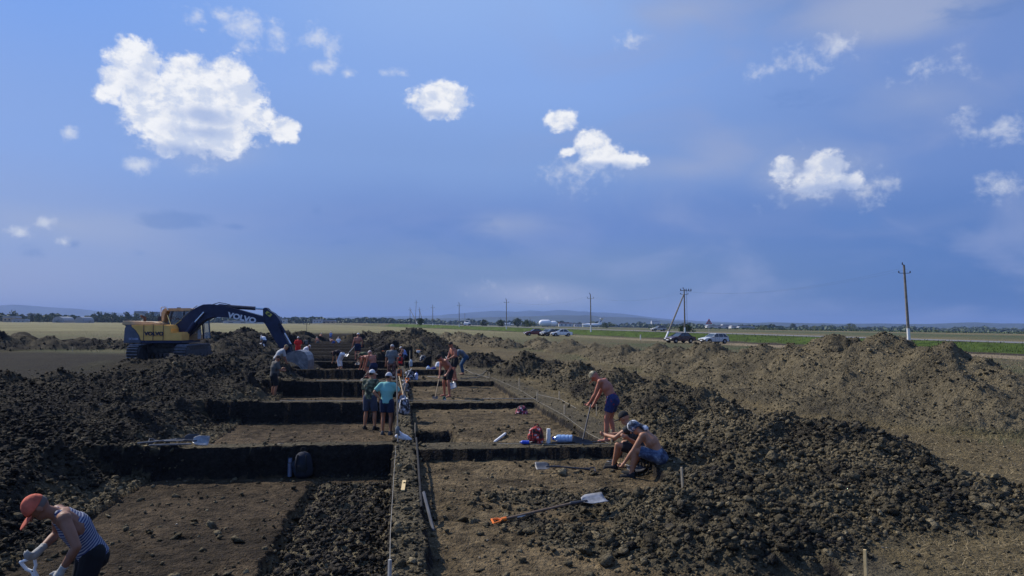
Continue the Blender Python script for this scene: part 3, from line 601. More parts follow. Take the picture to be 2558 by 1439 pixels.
BM.node_tree.links.new(_a.outputs[0], _s.inputs[6]); BM.node_tree.links.new(_n.outputs[0], _s.inputs[7]); BM.node_tree.links.new(_s.outputs[2], _b.inputs['Base Color'])
def d_straw(x_, y_, u_, v_, lo_, tr_, cu, w_, g_, k_):
    r_ = (u_ > 5.5) * (tr_ == 0) * (w_ > 14)
    return r_ * np.where(lo_ < .3, .85, .12) + ((np.abs(u_) < .5) & (cu < .05)) * .12
blades(130000, 7, 60, d_straw, 'straw_litter', 'dry straw littered over the trampled soil right of the trench', [(.38, .29, .15), (.30, .22, .11), (.22, .17, .09)], .10, .004, (1.2, 1.6))
def d_weed(x_, y_, u_, v_, lo_, tr_, cu, w_, g_, k_):
    ok = (lo_ < .1) & (tr_ == 0) & (w_ > 14) & ((u_ > 12.5) | ((y_ > 95) & (u_ > 1)) | ((u_ < -14) & (y_ + .25 * x_ > 52)))
    return ok * .9
blades(60000, 18, 190, d_weed, 'stubble_growth', 'short stubble and weeds standing in the field', [(.28, .23, .11), (.16, .17, .07), (.10, .13, .05), (.32, .25, .13)], .07, .006, (.3, 1.2))
def d_grass(x_, y_, u_, v_, lo_, tr_, cu, w_, g_, k_): return ((w_ > 4.3) & (w_ < 10)) * .9
blades(120000, 60, 330, d_grass, 'verge_grass', 'bright green grass on the bank below the road', [(.08, .13, .015), (.06, .10, .015), (.12, .15, .03)], .10, .010, (.1, .6))
# ------------------------------------------------------------------ hills
def hills(name, Y, prof, depth, m, label):
    xs = np.linspace(prof[0][0], prof[-1][0], 260); ys = np.interp(xs, [p[0] for p in prof], [p[1] for p in prof])
    rows = [(-.5, 0), (-.3, .45), (-.12, .86), (0, 1), (.15, .8), (.5, 0)]; V_ = []
    for i, (x_, y_) in enumerate(zip(xs, ys)):
        p = at(x_, y_, Y)
        for (o_, h_) in rows:
            k_ = 1 + .12 * math.sin(i * .9 + o_ * 9) * (h_ < 1) + .1 * math.sin(i * .37 + o_ * 5) * (h_ < 1)
            V_.append((p.x * (1 + o_ * depth / Y * .0), Y + o_ * depth, -2 + (p.z + 2) * h_ * k_))
    n_ = len(rows); F = [(i * n_ + j, (i + 1) * n_ + j, (i + 1) * n_ + j + 1, i * n_ + j + 1) for i in range(len(xs) - 1) for j in range(n_ - 1)]
    mb = MB(); mb.add(V_, F); return tag(mb.build(name, m, smooth=True), label, None, None, 'structure')
HM = mat('hill_forest', (.030, .045, .030), .95, .3, .004)
hills('hills', 8200, [(-900, 775), (-300, 768), (0, 763), (40, 761), (80, 764), (130, 768), (190, 771), (250, 778), (300, 783), (380, 787), (500, 790), (640, 792), (800, 793), (950, 791), (1100, 788), (1180, 780), (1240, 776), (1290, 779), (1330, 775), (1360, 778), (1395, 774), (1430, 776), (1470, 782), (1500, 780), (1560, 784), (1620, 792), (1700, 800), (2000, 812), (3400, 824)], 1800, HM, 'far pale blue hill ridge')
hills('hills', 4300, [(-900, 795), (300, 797), (700, 797), (980, 796), (1150, 795), (1240, 792), (1330, 790), (1400, 787), (1440, 788), (1500, 791), (1600, 793), (1650, 799), (1720, 806), (1800, 807), (1880, 807), (1930, 805), (2000, 807), (2080, 809), (2200, 808), (2300, 810), (2380, 807), (2430, 805), (2500, 808), (2560, 808), (3400, 812)], 1100, HM, 'nearer dark blue wooded ridge')
# ------------------------------------------------------------------ trees
def leaf_mat(name, c): return mat(name, c, .7, .45, .8)
LM = [leaf_mat('leaves_dark', (.065, .09, .045)), leaf_mat('leaves_mid', (.07, .10, .035)), leaf_mat('leaves_pale', (.14, .16, .06)), leaf_mat('leaves_bush', (.05, .085, .02))]
BK = mat('bark', (.09, .07, .05), .9, .3, 6)
def crown_mb(w_, h_, z0, n_, size, seed, top=.8):
    r_ = random.Random(seed); cl = []
    for _ in range(max(7, int(n_ / 26))):
        t = r_.random() ** .8; rad = w_ / 2 * (math.sin(math.pi * min(.95, .12 + t * .8)) ** .7) * r_.uniform(.25, .9); an = r_.uniform(0, 6.283)
        cl.append((rad * math.cos(an), rad * math.sin(an), z0 + h_ * (.08 + t * .84), r_.uniform(.14, .27) * min(w_, h_)))
    mb = MB(); V_ = []; F = []
    for i in range(n_):
        c = cl[i % len(cl)]
        d = Vector((r_.gauss(0, 1), r_.gauss(0, 1), r_.gauss(0, .8))); d.normalize(); p = Vector(c[:3]) + d * c[3] * r_.uniform(.55, 1.05)
        q = Quaternion((r_.gauss(0, 1), r_.gauss(0, 1), r_.gauss(0, 1), r_.gauss(0, 1))).normalized(); s_ = size * r_.uniform(.6, 1.3)
        for (a_, b_) in ((-1, -.6), (1, -.5), (.7, .6), (-.5, .8)): V_.append(tuple(p + q @ Vector((a_ * s_, b_ * s_, r_.uniform(-.2, .2) * s_))))
        F.append((4 * i, 4 * i + 1, 4 * i + 2, 4 * i + 3))
    mb.add(V_, F); return mb
def trunk_mb(w_, z1, h_, seed):
    r_ = random.Random(seed); mb = MB(); rr = max(.06, h_ * .022); mb.cone((0, 0, -.3), rr * 1.5, (0, 0, z1 + h_ * .3), rr * .7, 8)
    for k_ in range(5):
        an = k_ * 1.3 + r_.random(); z_ = z1 + h_ * .1 * r_.random(); mb.cone((0, 0, z_ - .1), rr * .6, (math.cos(an) * w_ * .3, math.sin(an) * w_ * .3, z_ + h_ * .35), rr * .2, 6)
    return mb
PROTO = {}
def tree(name, px, Y, h_, w_, kind, label, cat='tree', group=None, key=None, z0f=.12, n_=420, lsz=None, pyb=None):
    x_ = at(px, 800, Y).x; loc = Vector((x_, Y, gz(x_, Y)))
    key = key or (kind, round(w_ / h_, 1), z0f)
    if key in PROTO:
        src, sw, sh = PROTO[key]; o = src.copy(); COL.objects.link(o)
        for ch in [c for c in bpy.data.objects if c.parent == src]:
            cc = ch.copy(); COL.objects.link(cc); cc.parent = o
    else:
        o = bpy.data.objects.new(name, None); COL.objects.link(o); sw, sh = w_, h_
        crown_mb(w_, h_ * (1 - z0f), h_ * z0f, n_, lsz or max(.16, h_ * .05), len(PROTO) * 17 + 3).build('crown', LM[kind], o)
        trunk_mb(w_, h_ * z0f, h_, len(PROTO)).build('trunk', BK, o); PROTO[key] = (o, w_, h_)
    o.location = loc; o.scale = (w_ / sw, w_ / sw, h_ / sh); o.rotation_euler = (0, 0, rnd.uniform(0, 6.28))
    for k_ in ('label', 'category', 'group'):
        if k_ in o: del o[k_]
    return tag(o, label, cat, group)
LG = 'trees along the far edge of the left field'
Yt = 620; pm = Yt / 1915.0
lt = [(6, 17, 26, 0, 'half-cut dark tree at the left picture edge'), (30, 30, 34, 0, 'tallest rounded tree near the left picture edge'), (50, 22, 26, 0, 'tree pressed against the right side of the tallest left-edge tree'), (75, 24, 30, 0, 'broad tree third from the left picture edge'),
      (97, 22, 24, 1, 'medium tree left of the two arched hangars'), (118, 20, 22, 1, 'lower tree just left of the first arched hangar'), (136, 21, 18, 0, 'narrow tree rising behind the first arched hangar'), (160, 16, 18, 0, 'low tree touching the right end of the first hangar'),
      (180, 19, 16, 0, 'pointed small tree midway between the two hangars'), (216, 18, 20, 1, 'brownish tree just right of the second hangar'), (243, 30, 30, 0, 'tallest domed tree between the hangars and the excavator'), (262, 26, 24, 0, 'tree leaning on the tall domed tree, right side'),
      (280, 25, 24, 0, 'tree left of the excavator exhaust pipe'), (300, 20, 26, 1, 'low broad tree above the excavator engine hood'), (318, 28, 20, 0, 'upright tree above the excavator hood'), (342, 26, 30, 1, 'tree between the exhaust pipe and the cab handrail'), (375, 29, 26, 0, 'tall tree seen left of the cab handrail'), (396, 22, 20, 0, 'tree seen through the cab handrail')]
for i, (px, hp, wp, kd, lb) in enumerate(lt):
    tree('broadleaf_tree', px, Yt + rnd.uniform(-30, 40), hp * pm * .93, wp * pm, kd, lb, 'tree', LG)
for i, (px, hp, wp, lb) in enumerate([(100, 10, 30, 'wide low shrub in front of the left trees'), (145, 7, 20, 'dark low shrub before the first hangar'), (20, 6, 34, 'dark low hedge-like shrub by the left picture edge'), (225, 5, 8, 'small lone shrub right of the second hangar')]):
    tree('shrub', px, Yt - 60, hp * pm, wp * pm, 0, lb, 'shrub', 'shrubs before the left tree row', key=('sh', 0), z0f=.02)
# middle trees
for (px, Y, hp, wp, kd, lb) in [(1320, 330, 21, 46, 1, 'broad green round tree left of the white storage tanks'), (1250, 360, 20, 20, 1, 'small round tree left of the power pole above the parked cars'), (1209, 420, 18, 20, 0, 'dark round tree right of the white car on the road'),
                               (1293, 480, 21, 26, 0, 'darker tree behind the broad green round tree'), (1518, 420, 13, 44, 1, 'wide low scrubby tree right of the white aircraft tail'), (1715, 165, 26, 44, 3, 'dense round green tree behind the A-frame pole'),
                               (2126, 900, 20, 28, 2, 'pale yellow-green round tree among the village trees'), (2036, 760, 12, 24, 2, 'small pale willow at the field edge left of the big heap'), (1980, 1000, 17, 20, 0, 'dark round tree left of the village willow'), (2010, 1000, 14, 30, 0, 'dark wide tree behind the small pale willow'),
                               (2070, 1000, 12, 18, 0, 'dark small round tree right of the small willow'), (2170, 1050, 13, 22, 0, 'dark tree right of the pale yellow-green tree'), (2330, 1000, 8, 16, 0, 'dark low tree right of the leaning power pole'), (1050, 330, 17, 20, 3, 'bright bush growing around the far braced poles')]:
    tree('broadleaf_tree' if wp < 44 or hp > 18 else 'shrub', px, Y, hp * Y / 1915, wp * Y / 1915, kd, lb, 'tree', None, key=('m', px), z0f=.06, n_=900)
tree('shrub', 1905, 420, 2.2, 7, 2, 'low grey-green bush beyond the road left of the heap', 'shrub', None, key=('m', 1), z0f=.02, n_=500)
for px in (705, 716, 762, 776, 786, 899):
    pass
pop = [(697, 24, 'first slender poplar left of the excavator stick top'), (703, 22, 'second slender poplar beside the stick top'), (711, 21, 'slender poplar just right of the boom tip'), (757, 19, 'slender poplar in the pair right of the excavator'), (764, 20, 'taller poplar in the group right of the excavator'), (785, 21, 'pointed poplar above the distant trench rows'), (829, 18, 'lone poplar left of the woodland gap'), (896, 19, 'lone poplar above the black rounded heaps')]
for px, hp, lb in pop: tree('poplar_tree', px, 900, hp * .47 * .8, 6 * .47, 0, lb, 'tree', 'poplars rising from the far woodland', key=('pop', 0), z0f=.05)
# woodland masses
def wood(name, x0, x1, Y0, Y1, hfun, n_, m, label, size):
    V_ = []; F = []; r_ = random.Random(len(name) + int(x0))
    for i in range(n_):
        px = r_.uniform(x0, x1); Y = r_.uniform(Y0, Y1); hx = hfun(px) * Y / 1915; x_ = at(px, 800, Y).x; g0 = .5 - 6.0 * float(sst(np.array(-roadw(x_, Y)[0]), 80, 950)); z_ = g0 + hx * (r_.random() ** .7)
        q = Quaternion((r_.gauss(0, 1), r_.gauss(0, 1), r_.gauss(0, 1), r_.gauss(0, 1))).normalized(); s_ = size * r_.uniform(.6, 1.4)
        for (a_, b_) in ((-1, -.6), (1, -.5), (.7, .6), (-.5, .8)):
            p = Vector((x_, Y, z_)) + q @ Vector((a_ * s_, b_ * s_, 0)); V_.append(tuple(p))
        F.append((4 * i, 4 * i + 1, 4 * i + 2, 4 * i + 3))
    mb = MB(); mb.add(V_, F); tag(mb.build(name, m), label, None, None, 'stuff')
def hf(base_, amp, f_, s_): return lambda px: max(1.5, base_ + amp * (math.sin(px * f_ + s_) * .5 + math.sin(px * f_ * 2.7 + s_ * 2) * .35 + math.sin(px * f_ * 7.1) * .3))
wood('woodland', -400, 520, 680, 800, hf(15, 5, .05, 1), 20000, LM[0], 'dark band of trees behind the left tree row', 1.2)
wood('woodland', 480, 1060, 930, 1100, hf(13, 3.5, .04, 2), 16000, LM[0], 'low green woodland band behind the distant trenches', 1.3)
wood('woodland', 1040, 1640, 1300, 1600, hf(10, 5, .06, 0), 9000, LM[0], 'thin tree band below the blue hills', 1.8)
wood('woodland', 1600, 3000, 900, 1900, hf(9, 4, .035, 4), 26000, LM[0], 'village trees strung along the right horizon', 1.8)
wood('scrub', 1620, 3000, 420, 520, hf(3, 2, .03, 1), 9000, LM[1], 'low scrub beyond the road', .35)
# ------------------------------------------------------------------ buildings
WH = mat('white_render', (.52, .52, .50), .7, .06, .5); RF = mat('red_roof', (.30, .10, .06), .8, .2, 2); GR = mat('grey_metal_roof', (.30, .31, .33), .5, .1, 1); TN = mat('tan_wall', (.42, .33, .22), .8, .1, .6); DKW = mat('dark_window', (.03, .035, .05), .2, .1, 3)
def building(px, Y, w_, d_, h_, wall, roof, label, roofh=1.2, kind='house', z=None, nwin=3):
    x_ = at(px, 800, Y).x; zz = gz(x_, Y) if z is None else z
    r_ = root(kind, (x_, Y, zz), label, 'building', 'distant buildings of the plain')
    MB().box((0, 0, h_ / 2 - .3), (w_, d_, h_ + .6)).build('wall', wall, r_)
    mb = MB(); mb.prism([(-w_ / 2 - .3, h_), (w_ / 2 + .3, h_), (w_ / 2 - w_ * .06, h_ + roofh), (-w_ / 2 + w_ * .06, h_ + roofh)], -d_ / 2 - .3, d_ / 2 + .3); mb.build('roof', roof, r_)
    for i in range(nwin):
        MB().box(((-.5 + (i + .5) / nwin) * w_ * .9, -d_ / 2 - .02, h_ * .55), (w_ / nwin * .35, .08, h_ * .35)).build('window', DKW, r_)
    return r_
side_w = ['left', 'right']
vb = [(1700, 'first'), (1740, 'next'), (1765, ''), (1850, '')]
bl = [(1795, 900, 30, 10, 3.4, WH, GR, 'long white shed on the horizon behind the white hatchback', 'shed'), (1815, 905, 12, 9, 4.6, WH, GR, 'taller white block at the end of the long white shed', 'shed'), (1850, 860, 24, 10, 3.2, WH, GR, 'long pale shed right of the taller white block', 'shed'), (1862, 780, 16, 8, 2.0, WH, GR, 'low white greenhouse right of the warning sign', 'shed'),
      (1985, 1150, 16, 9, 3.2, WH, GR, 'small white house under the hills, left of the pale willow', 'house'), (2008, 1200, 22, 9, 4, TN, RF, 'long tan-walled house behind the village willow', 'house'), (2042, 1180, 18, 9, 3.6, TN, RF, 'red roofed house behind the dark village trees', 'house'), (2100, 1150, 16, 8, 3.2, WH, GR, 'white bungalow left of the pale round tree', 'house'),
      (2155, 1180, 12, 8, 3.0, WH, RF, 'white house just right of the pale round tree', 'house'), (2235, 1160, 14, 8, 3.4, WH, GR, 'white house left of the leaning power pole', 'house'), (2298, 1200, 12, 8, 4.6, WH, GR, 'bright white gabled house right of the leaning power pole', 'house'), (2345, 1250, 16, 8, 3, WH, RF, 'white house on the right horizon before the hill crest', 'house'),
      (2385, 1240, 14, 8, 3, TN, GR, 'tan shed on the right horizon', 'shed'), (2440, 1260, 14, 8, 3.3, WH, GR, 'pale house near the right picture edge', 'house'), (2500, 1240, 16, 8, 3, WH, GR, 'low pale house close to the right picture edge', 'house'), (2540, 1230, 13, 8, 3.6, WH, GR, 'rightmost pale house on the horizon', 'house'),
      (1413, 1200, 22, 12, 5, WH, RF, 'red roofed building beyond the parked white sedan', 'house'), (1443, 1250, 12, 8, 4, WH, GR, 'white house right of the red roofed airfield building', 'house'), (1464, 1150, 10, 8, 5, WH, GR, 'white block left of the tall pole over the parked cars', 'shed'), (1637, 1900, 20, 14, 16, WH, GR, 'tall pale block beside the A-frame pole brace', 'tower_block'),
      (1262, 900, 12, 8, 3, WH, GR, 'white shed below the small round tree', 'shed'), (1615, 1100, 14, 8, 3, WH, GR, 'long low white barn left of the A-frame brace', 'shed'), (1680, 1050, 16, 8, 3.2, TN, RF, 'tan house seen between the A-frame legs', 'house'),
      (795, 800, 10, 7, 3, WH, GR, 'pale farm building behind the distant trench rows', 'shed'), (822, 805, 14, 7, 3, TN, GR, 'tan farm building beside the pale one beyond the trench rows', 'shed'), (610, 760, 40, 6, 1.6, WH, GR, 'long pale low wall-like barn seen under the excavator boom', 'shed'), (705, 860, 10, 8, 4, WH, GR, 'pale house in the woodland behind the stick', 'house'),
      (352, 700, 9, 8, 8.6, WH, GR, 'white gabled roof rising above the trees left of the cab', 'house'), (388, 705, 8, 8, 8.2, WH, GR, 'white gabled roof nearest the cab handrail', 'house'), (30, 560, 10, 6, 3.2, TN, GR, 'small pale hut at the left picture edge', 'hut'), (52, 556, 10, 5, 1.2, WH, GR, 'low white wall of boxes right of the pale hut', 'hut')]
for (px, Y, w_, d_, h_, wm, rm, lb, kd) in bl: building(px, Y, w_, d_, h_, wm, rm, lb, 1.2 if h_ < 6 else 2, kd)
for px, w_, lb in [(145, 8.5, 'wider arched grey hangar in the left tree row'), (198, 6.6, 'smaller arched grey hangar in the left tree row')]:
    x_ = at(px, 800, 560).x; r_ = root('hangar', (x_, 560, gz(x_, 560)), lb, 'hangar', 'arched hangars in the left tree row'); hh = 4.4
    poly = [(-w_ / 2, 0)] + [(-w_ / 2 * math.cos(t_), 1.2 + (hh - 1.2) * math.sin(t_)) for t_ in np.linspace(0, math.pi, 15)] + [(w_ / 2, 0)]
    mb = MB(); mb.prism(poly, 0, 14); mb.build('shell', GR, r_)
    mb = MB()
    for k_ in range(7): mb.box(((k_ - 3) * w_ / 8, -.1, hh * .42), (.18, .1, hh * .7))
    mb.build('front_ribs', WH, r_)
# storage tanks and parked aircraft
wm = mat('white_paint', (.82, .82, .82), .4, .03, 2)
for px, Y, rr, ln, lb in [(1362, 520, 2.3, 7.0, 'large white round-ended storage tank on the airfield'), (1380, 560, 2.0, 6.0, 'second white storage tank behind the large one')]:
    x_ = at(px, 800, Y).x; z_ = gz(x_, Y); r_ = root('storage_tank', (x_, Y, z_), lb, 'tank', 'white tanks on the airfield')
    MB().cone((-ln / 2 + rr * .6, 0, rr + .3), rr, (ln / 2 - rr * .6, 0, rr + .3), rr, 20, True).build('shell', wm, r_, smooth=True)
    mb = MB(); mb.box((-ln * .25, 0, .4), (.5, rr, 1.6)); mb.box((ln * .25, 0, .4), (.5, rr, 1.6)); mb.build('cradle', GR, r_)
x_ = at(1488, 800, 760).x; r_ = root('parked_aircraft', (x_, 760, gz(x_, 760)), 'white aircraft with T-shaped tail parked behind the scrub', 'aircraft', None, 0)
MB().cone((-13, 0, 2.2), .6, (-8, 0, 2.2), 1.5, 14, True).cone((-8, 0, 2.2), 1.5, (1, 0, 2.2), 1.5, 14, True).cone((1, 0, 2.2), 1.5, (7, 0, 3), .4, 14, True).build('fuselage', wm, r_, smooth=True)
mb = MB(); mb.prism([(1.5, 2.6), (5.2, 8.6), (7.8, 8.6), (5.8, 2.8)], -.15, .15); mb.build('tail_fin', wm, r_)
mb = MB(); mb.add([(4.6, -4.5, 8.7), (4.2, 0, 8.5), (4.6, 4.5, 8.7), (8.8, 4.5, 8.9), (8.8, -4.5, 8.9), (4.6, -4.5, 8.9), (4.2, 0, 8.75), (4.6, 4.5, 8.9)], [(0, 1, 2, 3, 4), (4, 3, 7, 6, 5), (0, 4, 5), (2, 7, 3), (0, 5, 6, 1), (1, 6, 7, 2)]); mb.box((6.7, 0, 8.8), (4.4, 9, .25)); mb.build('tailplane', wm, r_)
mb = MB(); mb.box((-4, 0, 2.0), (3.5, 22, .25)); mb.build('wing', wm, r_)
mb = MB(); mb.cone((5.1, -.17, 5.6), .01, (5.1, .17, 5.6), .01, 5); mb.prism([(4.2, 5.0), (5.2, 7.2), (6.0, 7.2), (5.4, 5.0)], -.18, .18); mb.build('tail_stripe', mat('navy', (.03, .05, .14), .4, .1), r_)
for i, (px, w_) in enumerate([(1258, 12), (1290, 10)]):
    x_ = at(px, 800, 700).x; r_ = root('parked_aircraft', (x_, 700, gz(x_, 700)), ['white small aircraft on the airfield left of the broad green tree', 'white small aircraft partly behind the broad green tree'][i], 'aircraft', 'small aircraft on the airfield')
    MB().cone((-w_ / 2, 0, 1.4), .3, (0, 0, 1.5), 1.0, 12, True).cone((0, 0, 1.5), 1.0, (w_ / 2, 0, 1.9), .25, 12, True).build('fuselage', wm, r_, smooth=True)
    mb = MB(); mb.box((0, 0, 2.3), (2, 12, .2)); mb.build('wing', wm, r_); mb = MB(); mb.prism([(w_ / 2 - 1.6, 1.7), (w_ / 2 - .6, 3.6), (w_ / 2 + .2, 3.6), (w_ / 2, 1.8)], -.1, .1); mb.build('tail_fin', wm, r_)
# ------------------------------------------------------------------ power poles
CN = mat('pole_concrete', (.20, .175, .14), .9, .25, 3, .3, 20); WP = mat('pole_whitewash', (.75, .74, .72), .8, .08, 4); IN = mat('insulator', (.03, .03, .04), .3, .1, 5); ST = mat('dark_steel', (.06, .06, .065), .5, .2, 6, metal=.6)
def bracket(mb, p, s_=1.0, w_=.55):
    mb.cone((p[0] - w_, p[1], p[2]), .035 * s_, (p[0] + w_, p[1], p[2]), .035 * s_, 6)
def pole(px0, pyt, pxt, Y, label, strut=None, thick=.15, white=1.3, cat='power pole'):
    b0 = at(px0, 830, Y); b0.z = gz(b0.x, Y) ; tp = at(pxt, pyt, Y); r_ = root('power_pole', b0, label, cat, 'power poles along the road')
    T = tp - b0; wf = white / T.length
    MB().cone((0, 0, -.2), thick * 1.15, T * wf, thick * 1.1, 10).build('whitewashed_base', WP, r_) if white else None
    MB().cone(T * (wf * .999), thick * 1.06, T, thick * .72, 10).build('shaft', CN, r_)
    zt = T * (1 - .95 / T.length); mb = MB(); bracket(mb, zt); mb.cone(T, .03, T + Vector((-.18, 0, .05)), .03, 6); mb.build('crossarm', ST, r_)
    for sgn in (-1, 1):
        MB().cone(zt + Vector((sgn * .55, 0, -.02)), .04, zt + Vector((sgn * .66, 0, .12)), .03, 6).cone(zt + Vector((sgn * .66, 0, .02)), .075, zt + Vector((sgn * .66, 0, .26)), .055, 8).build('insulator', IN, r_)
    MB().cone(T + Vector((-.18, 0, .02)), .075, T + Vector((-.18, 0, .3)), .055, 8).build('insulator', IN, r_)
    if strut:
        sp = at(strut[0], 830, strut[1]); sp.z = gz(sp.x, strut[1]) - .1; sp = sp - b0; ep = T * .9; dv_ = ep - sp
        MB().cone(sp, .16, sp + dv_ * .17, .15, 10).build('whitewashed_base', WP, r_); MB().cone(sp + dv_ * .17, .148, ep, .11, 10).build('strut', CN, r_)
    return r_
pole(2271, 662, 2258, 89, 'leaning concrete power pole with white base right of the heaps', thick=.16, white=1.9)
r_ = pole(1711, 722, 1709, 135, 'A-frame power pole with slanting brace above the dark sedan', (1661, 127), thick=.14, white=1.3)
T_ = at(1709, 722, 135) - r_.location
mb = MB(); mb.cone(T_ + Vector((-.6, 0, -.25)), .05, T_ + Vector((1.25, 0, -.35)), .05, 6); mb.build('crossarm', ST, r_)
for k_, x_ in enumerate((-.6, .35, .8, 1.2)): MB().cone(T_ + Vector((x_, 0, -.35 + .0 * k_)), .09, T_ + Vector((x_, 0, .05)), .07, 8).build('insulator', IN, r_)
mb = MB(); mb.cone(T_ + Vector((.42, 0, -.3)), .025, Vector((.42, 0, .2)), .025, 5); mb.build('cable_riser', ST, r_)
pole(1476, 735, 1475, 170, 'tall power pole with white base right of the parked white sedan', thick=.13, white=1.5)
pole(1265, 748, 1265, 222, 'slim power pole left of the broad green round tree', thick=.13, white=1.0)
pole(1147, 757, 1147, 272, 'slim power pole left of the white car on the road', thick=.13, white=1.0)
pole(1081, 763, 1081, 312, 'slim power pole left of the distant dark car', thick=.13, white=.8)
pole(1024, 769, 1024.5, 360, 'distant braced pole leaning its brace to the right', (1043, 352), thick=.13, white=.01)
pole(1037, 751, 1040, 355, 'tallest of the three distant poles, slightly tilted', thick=.11, white=.01)
pole(1047, 769, 1048, 362, 'distant braced pole right of the tall tilted one', (1057, 356), thick=.13, white=.01)
for px, pyt, Y, lb in [(1161, 783, 520, 'thin far pole just above the white car on the road'), (1250, 793, 600, 'short far pole behind the small round tree'), (1324, 792, 600, 'short far pole rising from the broad green tree'), (1356, 802, 620, 'tiny far pole before the white storage tank'), (1445, 804, 620, 'tiny dark far pole left of the tall whitewashed pole'), (766, 800, 170, 'thin dark pole standing beyond the far trench heaps')]:
    pole(px, pyt, px, Y, lb, thick=.12 if Y > 200 else .06, white=.01)
# wires between the main poles
wp_ = [at(2258, 672, 89), at(1709, 728, 135), at(1475, 741, 170), at(1265, 753, 222), at(1147, 761, 272), at(1081, 767, 312), at(1024, 772, 360)]
WR = mat('wire', (.05, .05, .06), .6, .1)
for i in range(len(wp_) - 1):
    for sx, lb in ((-.6, 'left'), (.6, 'right')):
        pts = [];
        for t_ in np.linspace(0, 1, 13):
            p = wp_[i].lerp(wp_[i + 1], t_) + Vector((sx, 0, -1.3 * 4 * t_ * (1 - t_))); pts.append(p)
        tag(MB().tube(pts, .0045, 4).build('power_line', WR), 'thin sagging power line strung between the roadside poles', 'wire', 'power lines between the roadside poles')
# ------------------------------------------------------------------ warning sign, marker post
x_ = at(1771, 800, 118).x; r_ = root('traffic_sign', (x_, 118, gz(x_, 118)), 'red-bordered triangular warning sign on a thin post by the road', 'sign')
zt = at(1771, 797, 118).z - r_.location.z
MB().cone((0, 0, -.2), .035, (0, 0, zt), .035, 8).build('post', mat('post_paint', (.5, .45, .45), .5, .1), r_)
mb = MB(); mb.prism([(-.47, zt - .75), (.47, zt - .75), (0, zt + .07)], -.06, -.03); mb.build('border', mat('sign_red', (.45, .03, .04), .5, .1), r_)
mb = MB(); mb.prism([(-.30, zt - .66), (.30, zt - .66), (0, zt - .14)], -.075, -.062); mb.build('face', mat('sign_face', (.5, .48, .5), .5, .1), r_)
mb = MB(); mb.box((0, -.082, zt - .48), (.05, .01, .3)); mb.box((0, -.082, zt - .42), (.18, .01, .04)); mb.build('symbol', IN, r_)
x_ = at(1600, 800, 128).x; MBp = root('marker_post', (x_, 128, gz(x_, 128)), 'short white marker post in the ploughed strip left of the dark sedan', 'post')
MB().box((0, 0, .35), (.16, .16, .9)).build('post', WP, MBp, bevel=.01); MB().box((0, 0, .72), (.165, .165, .08)).build('black_band', IN, MBp)
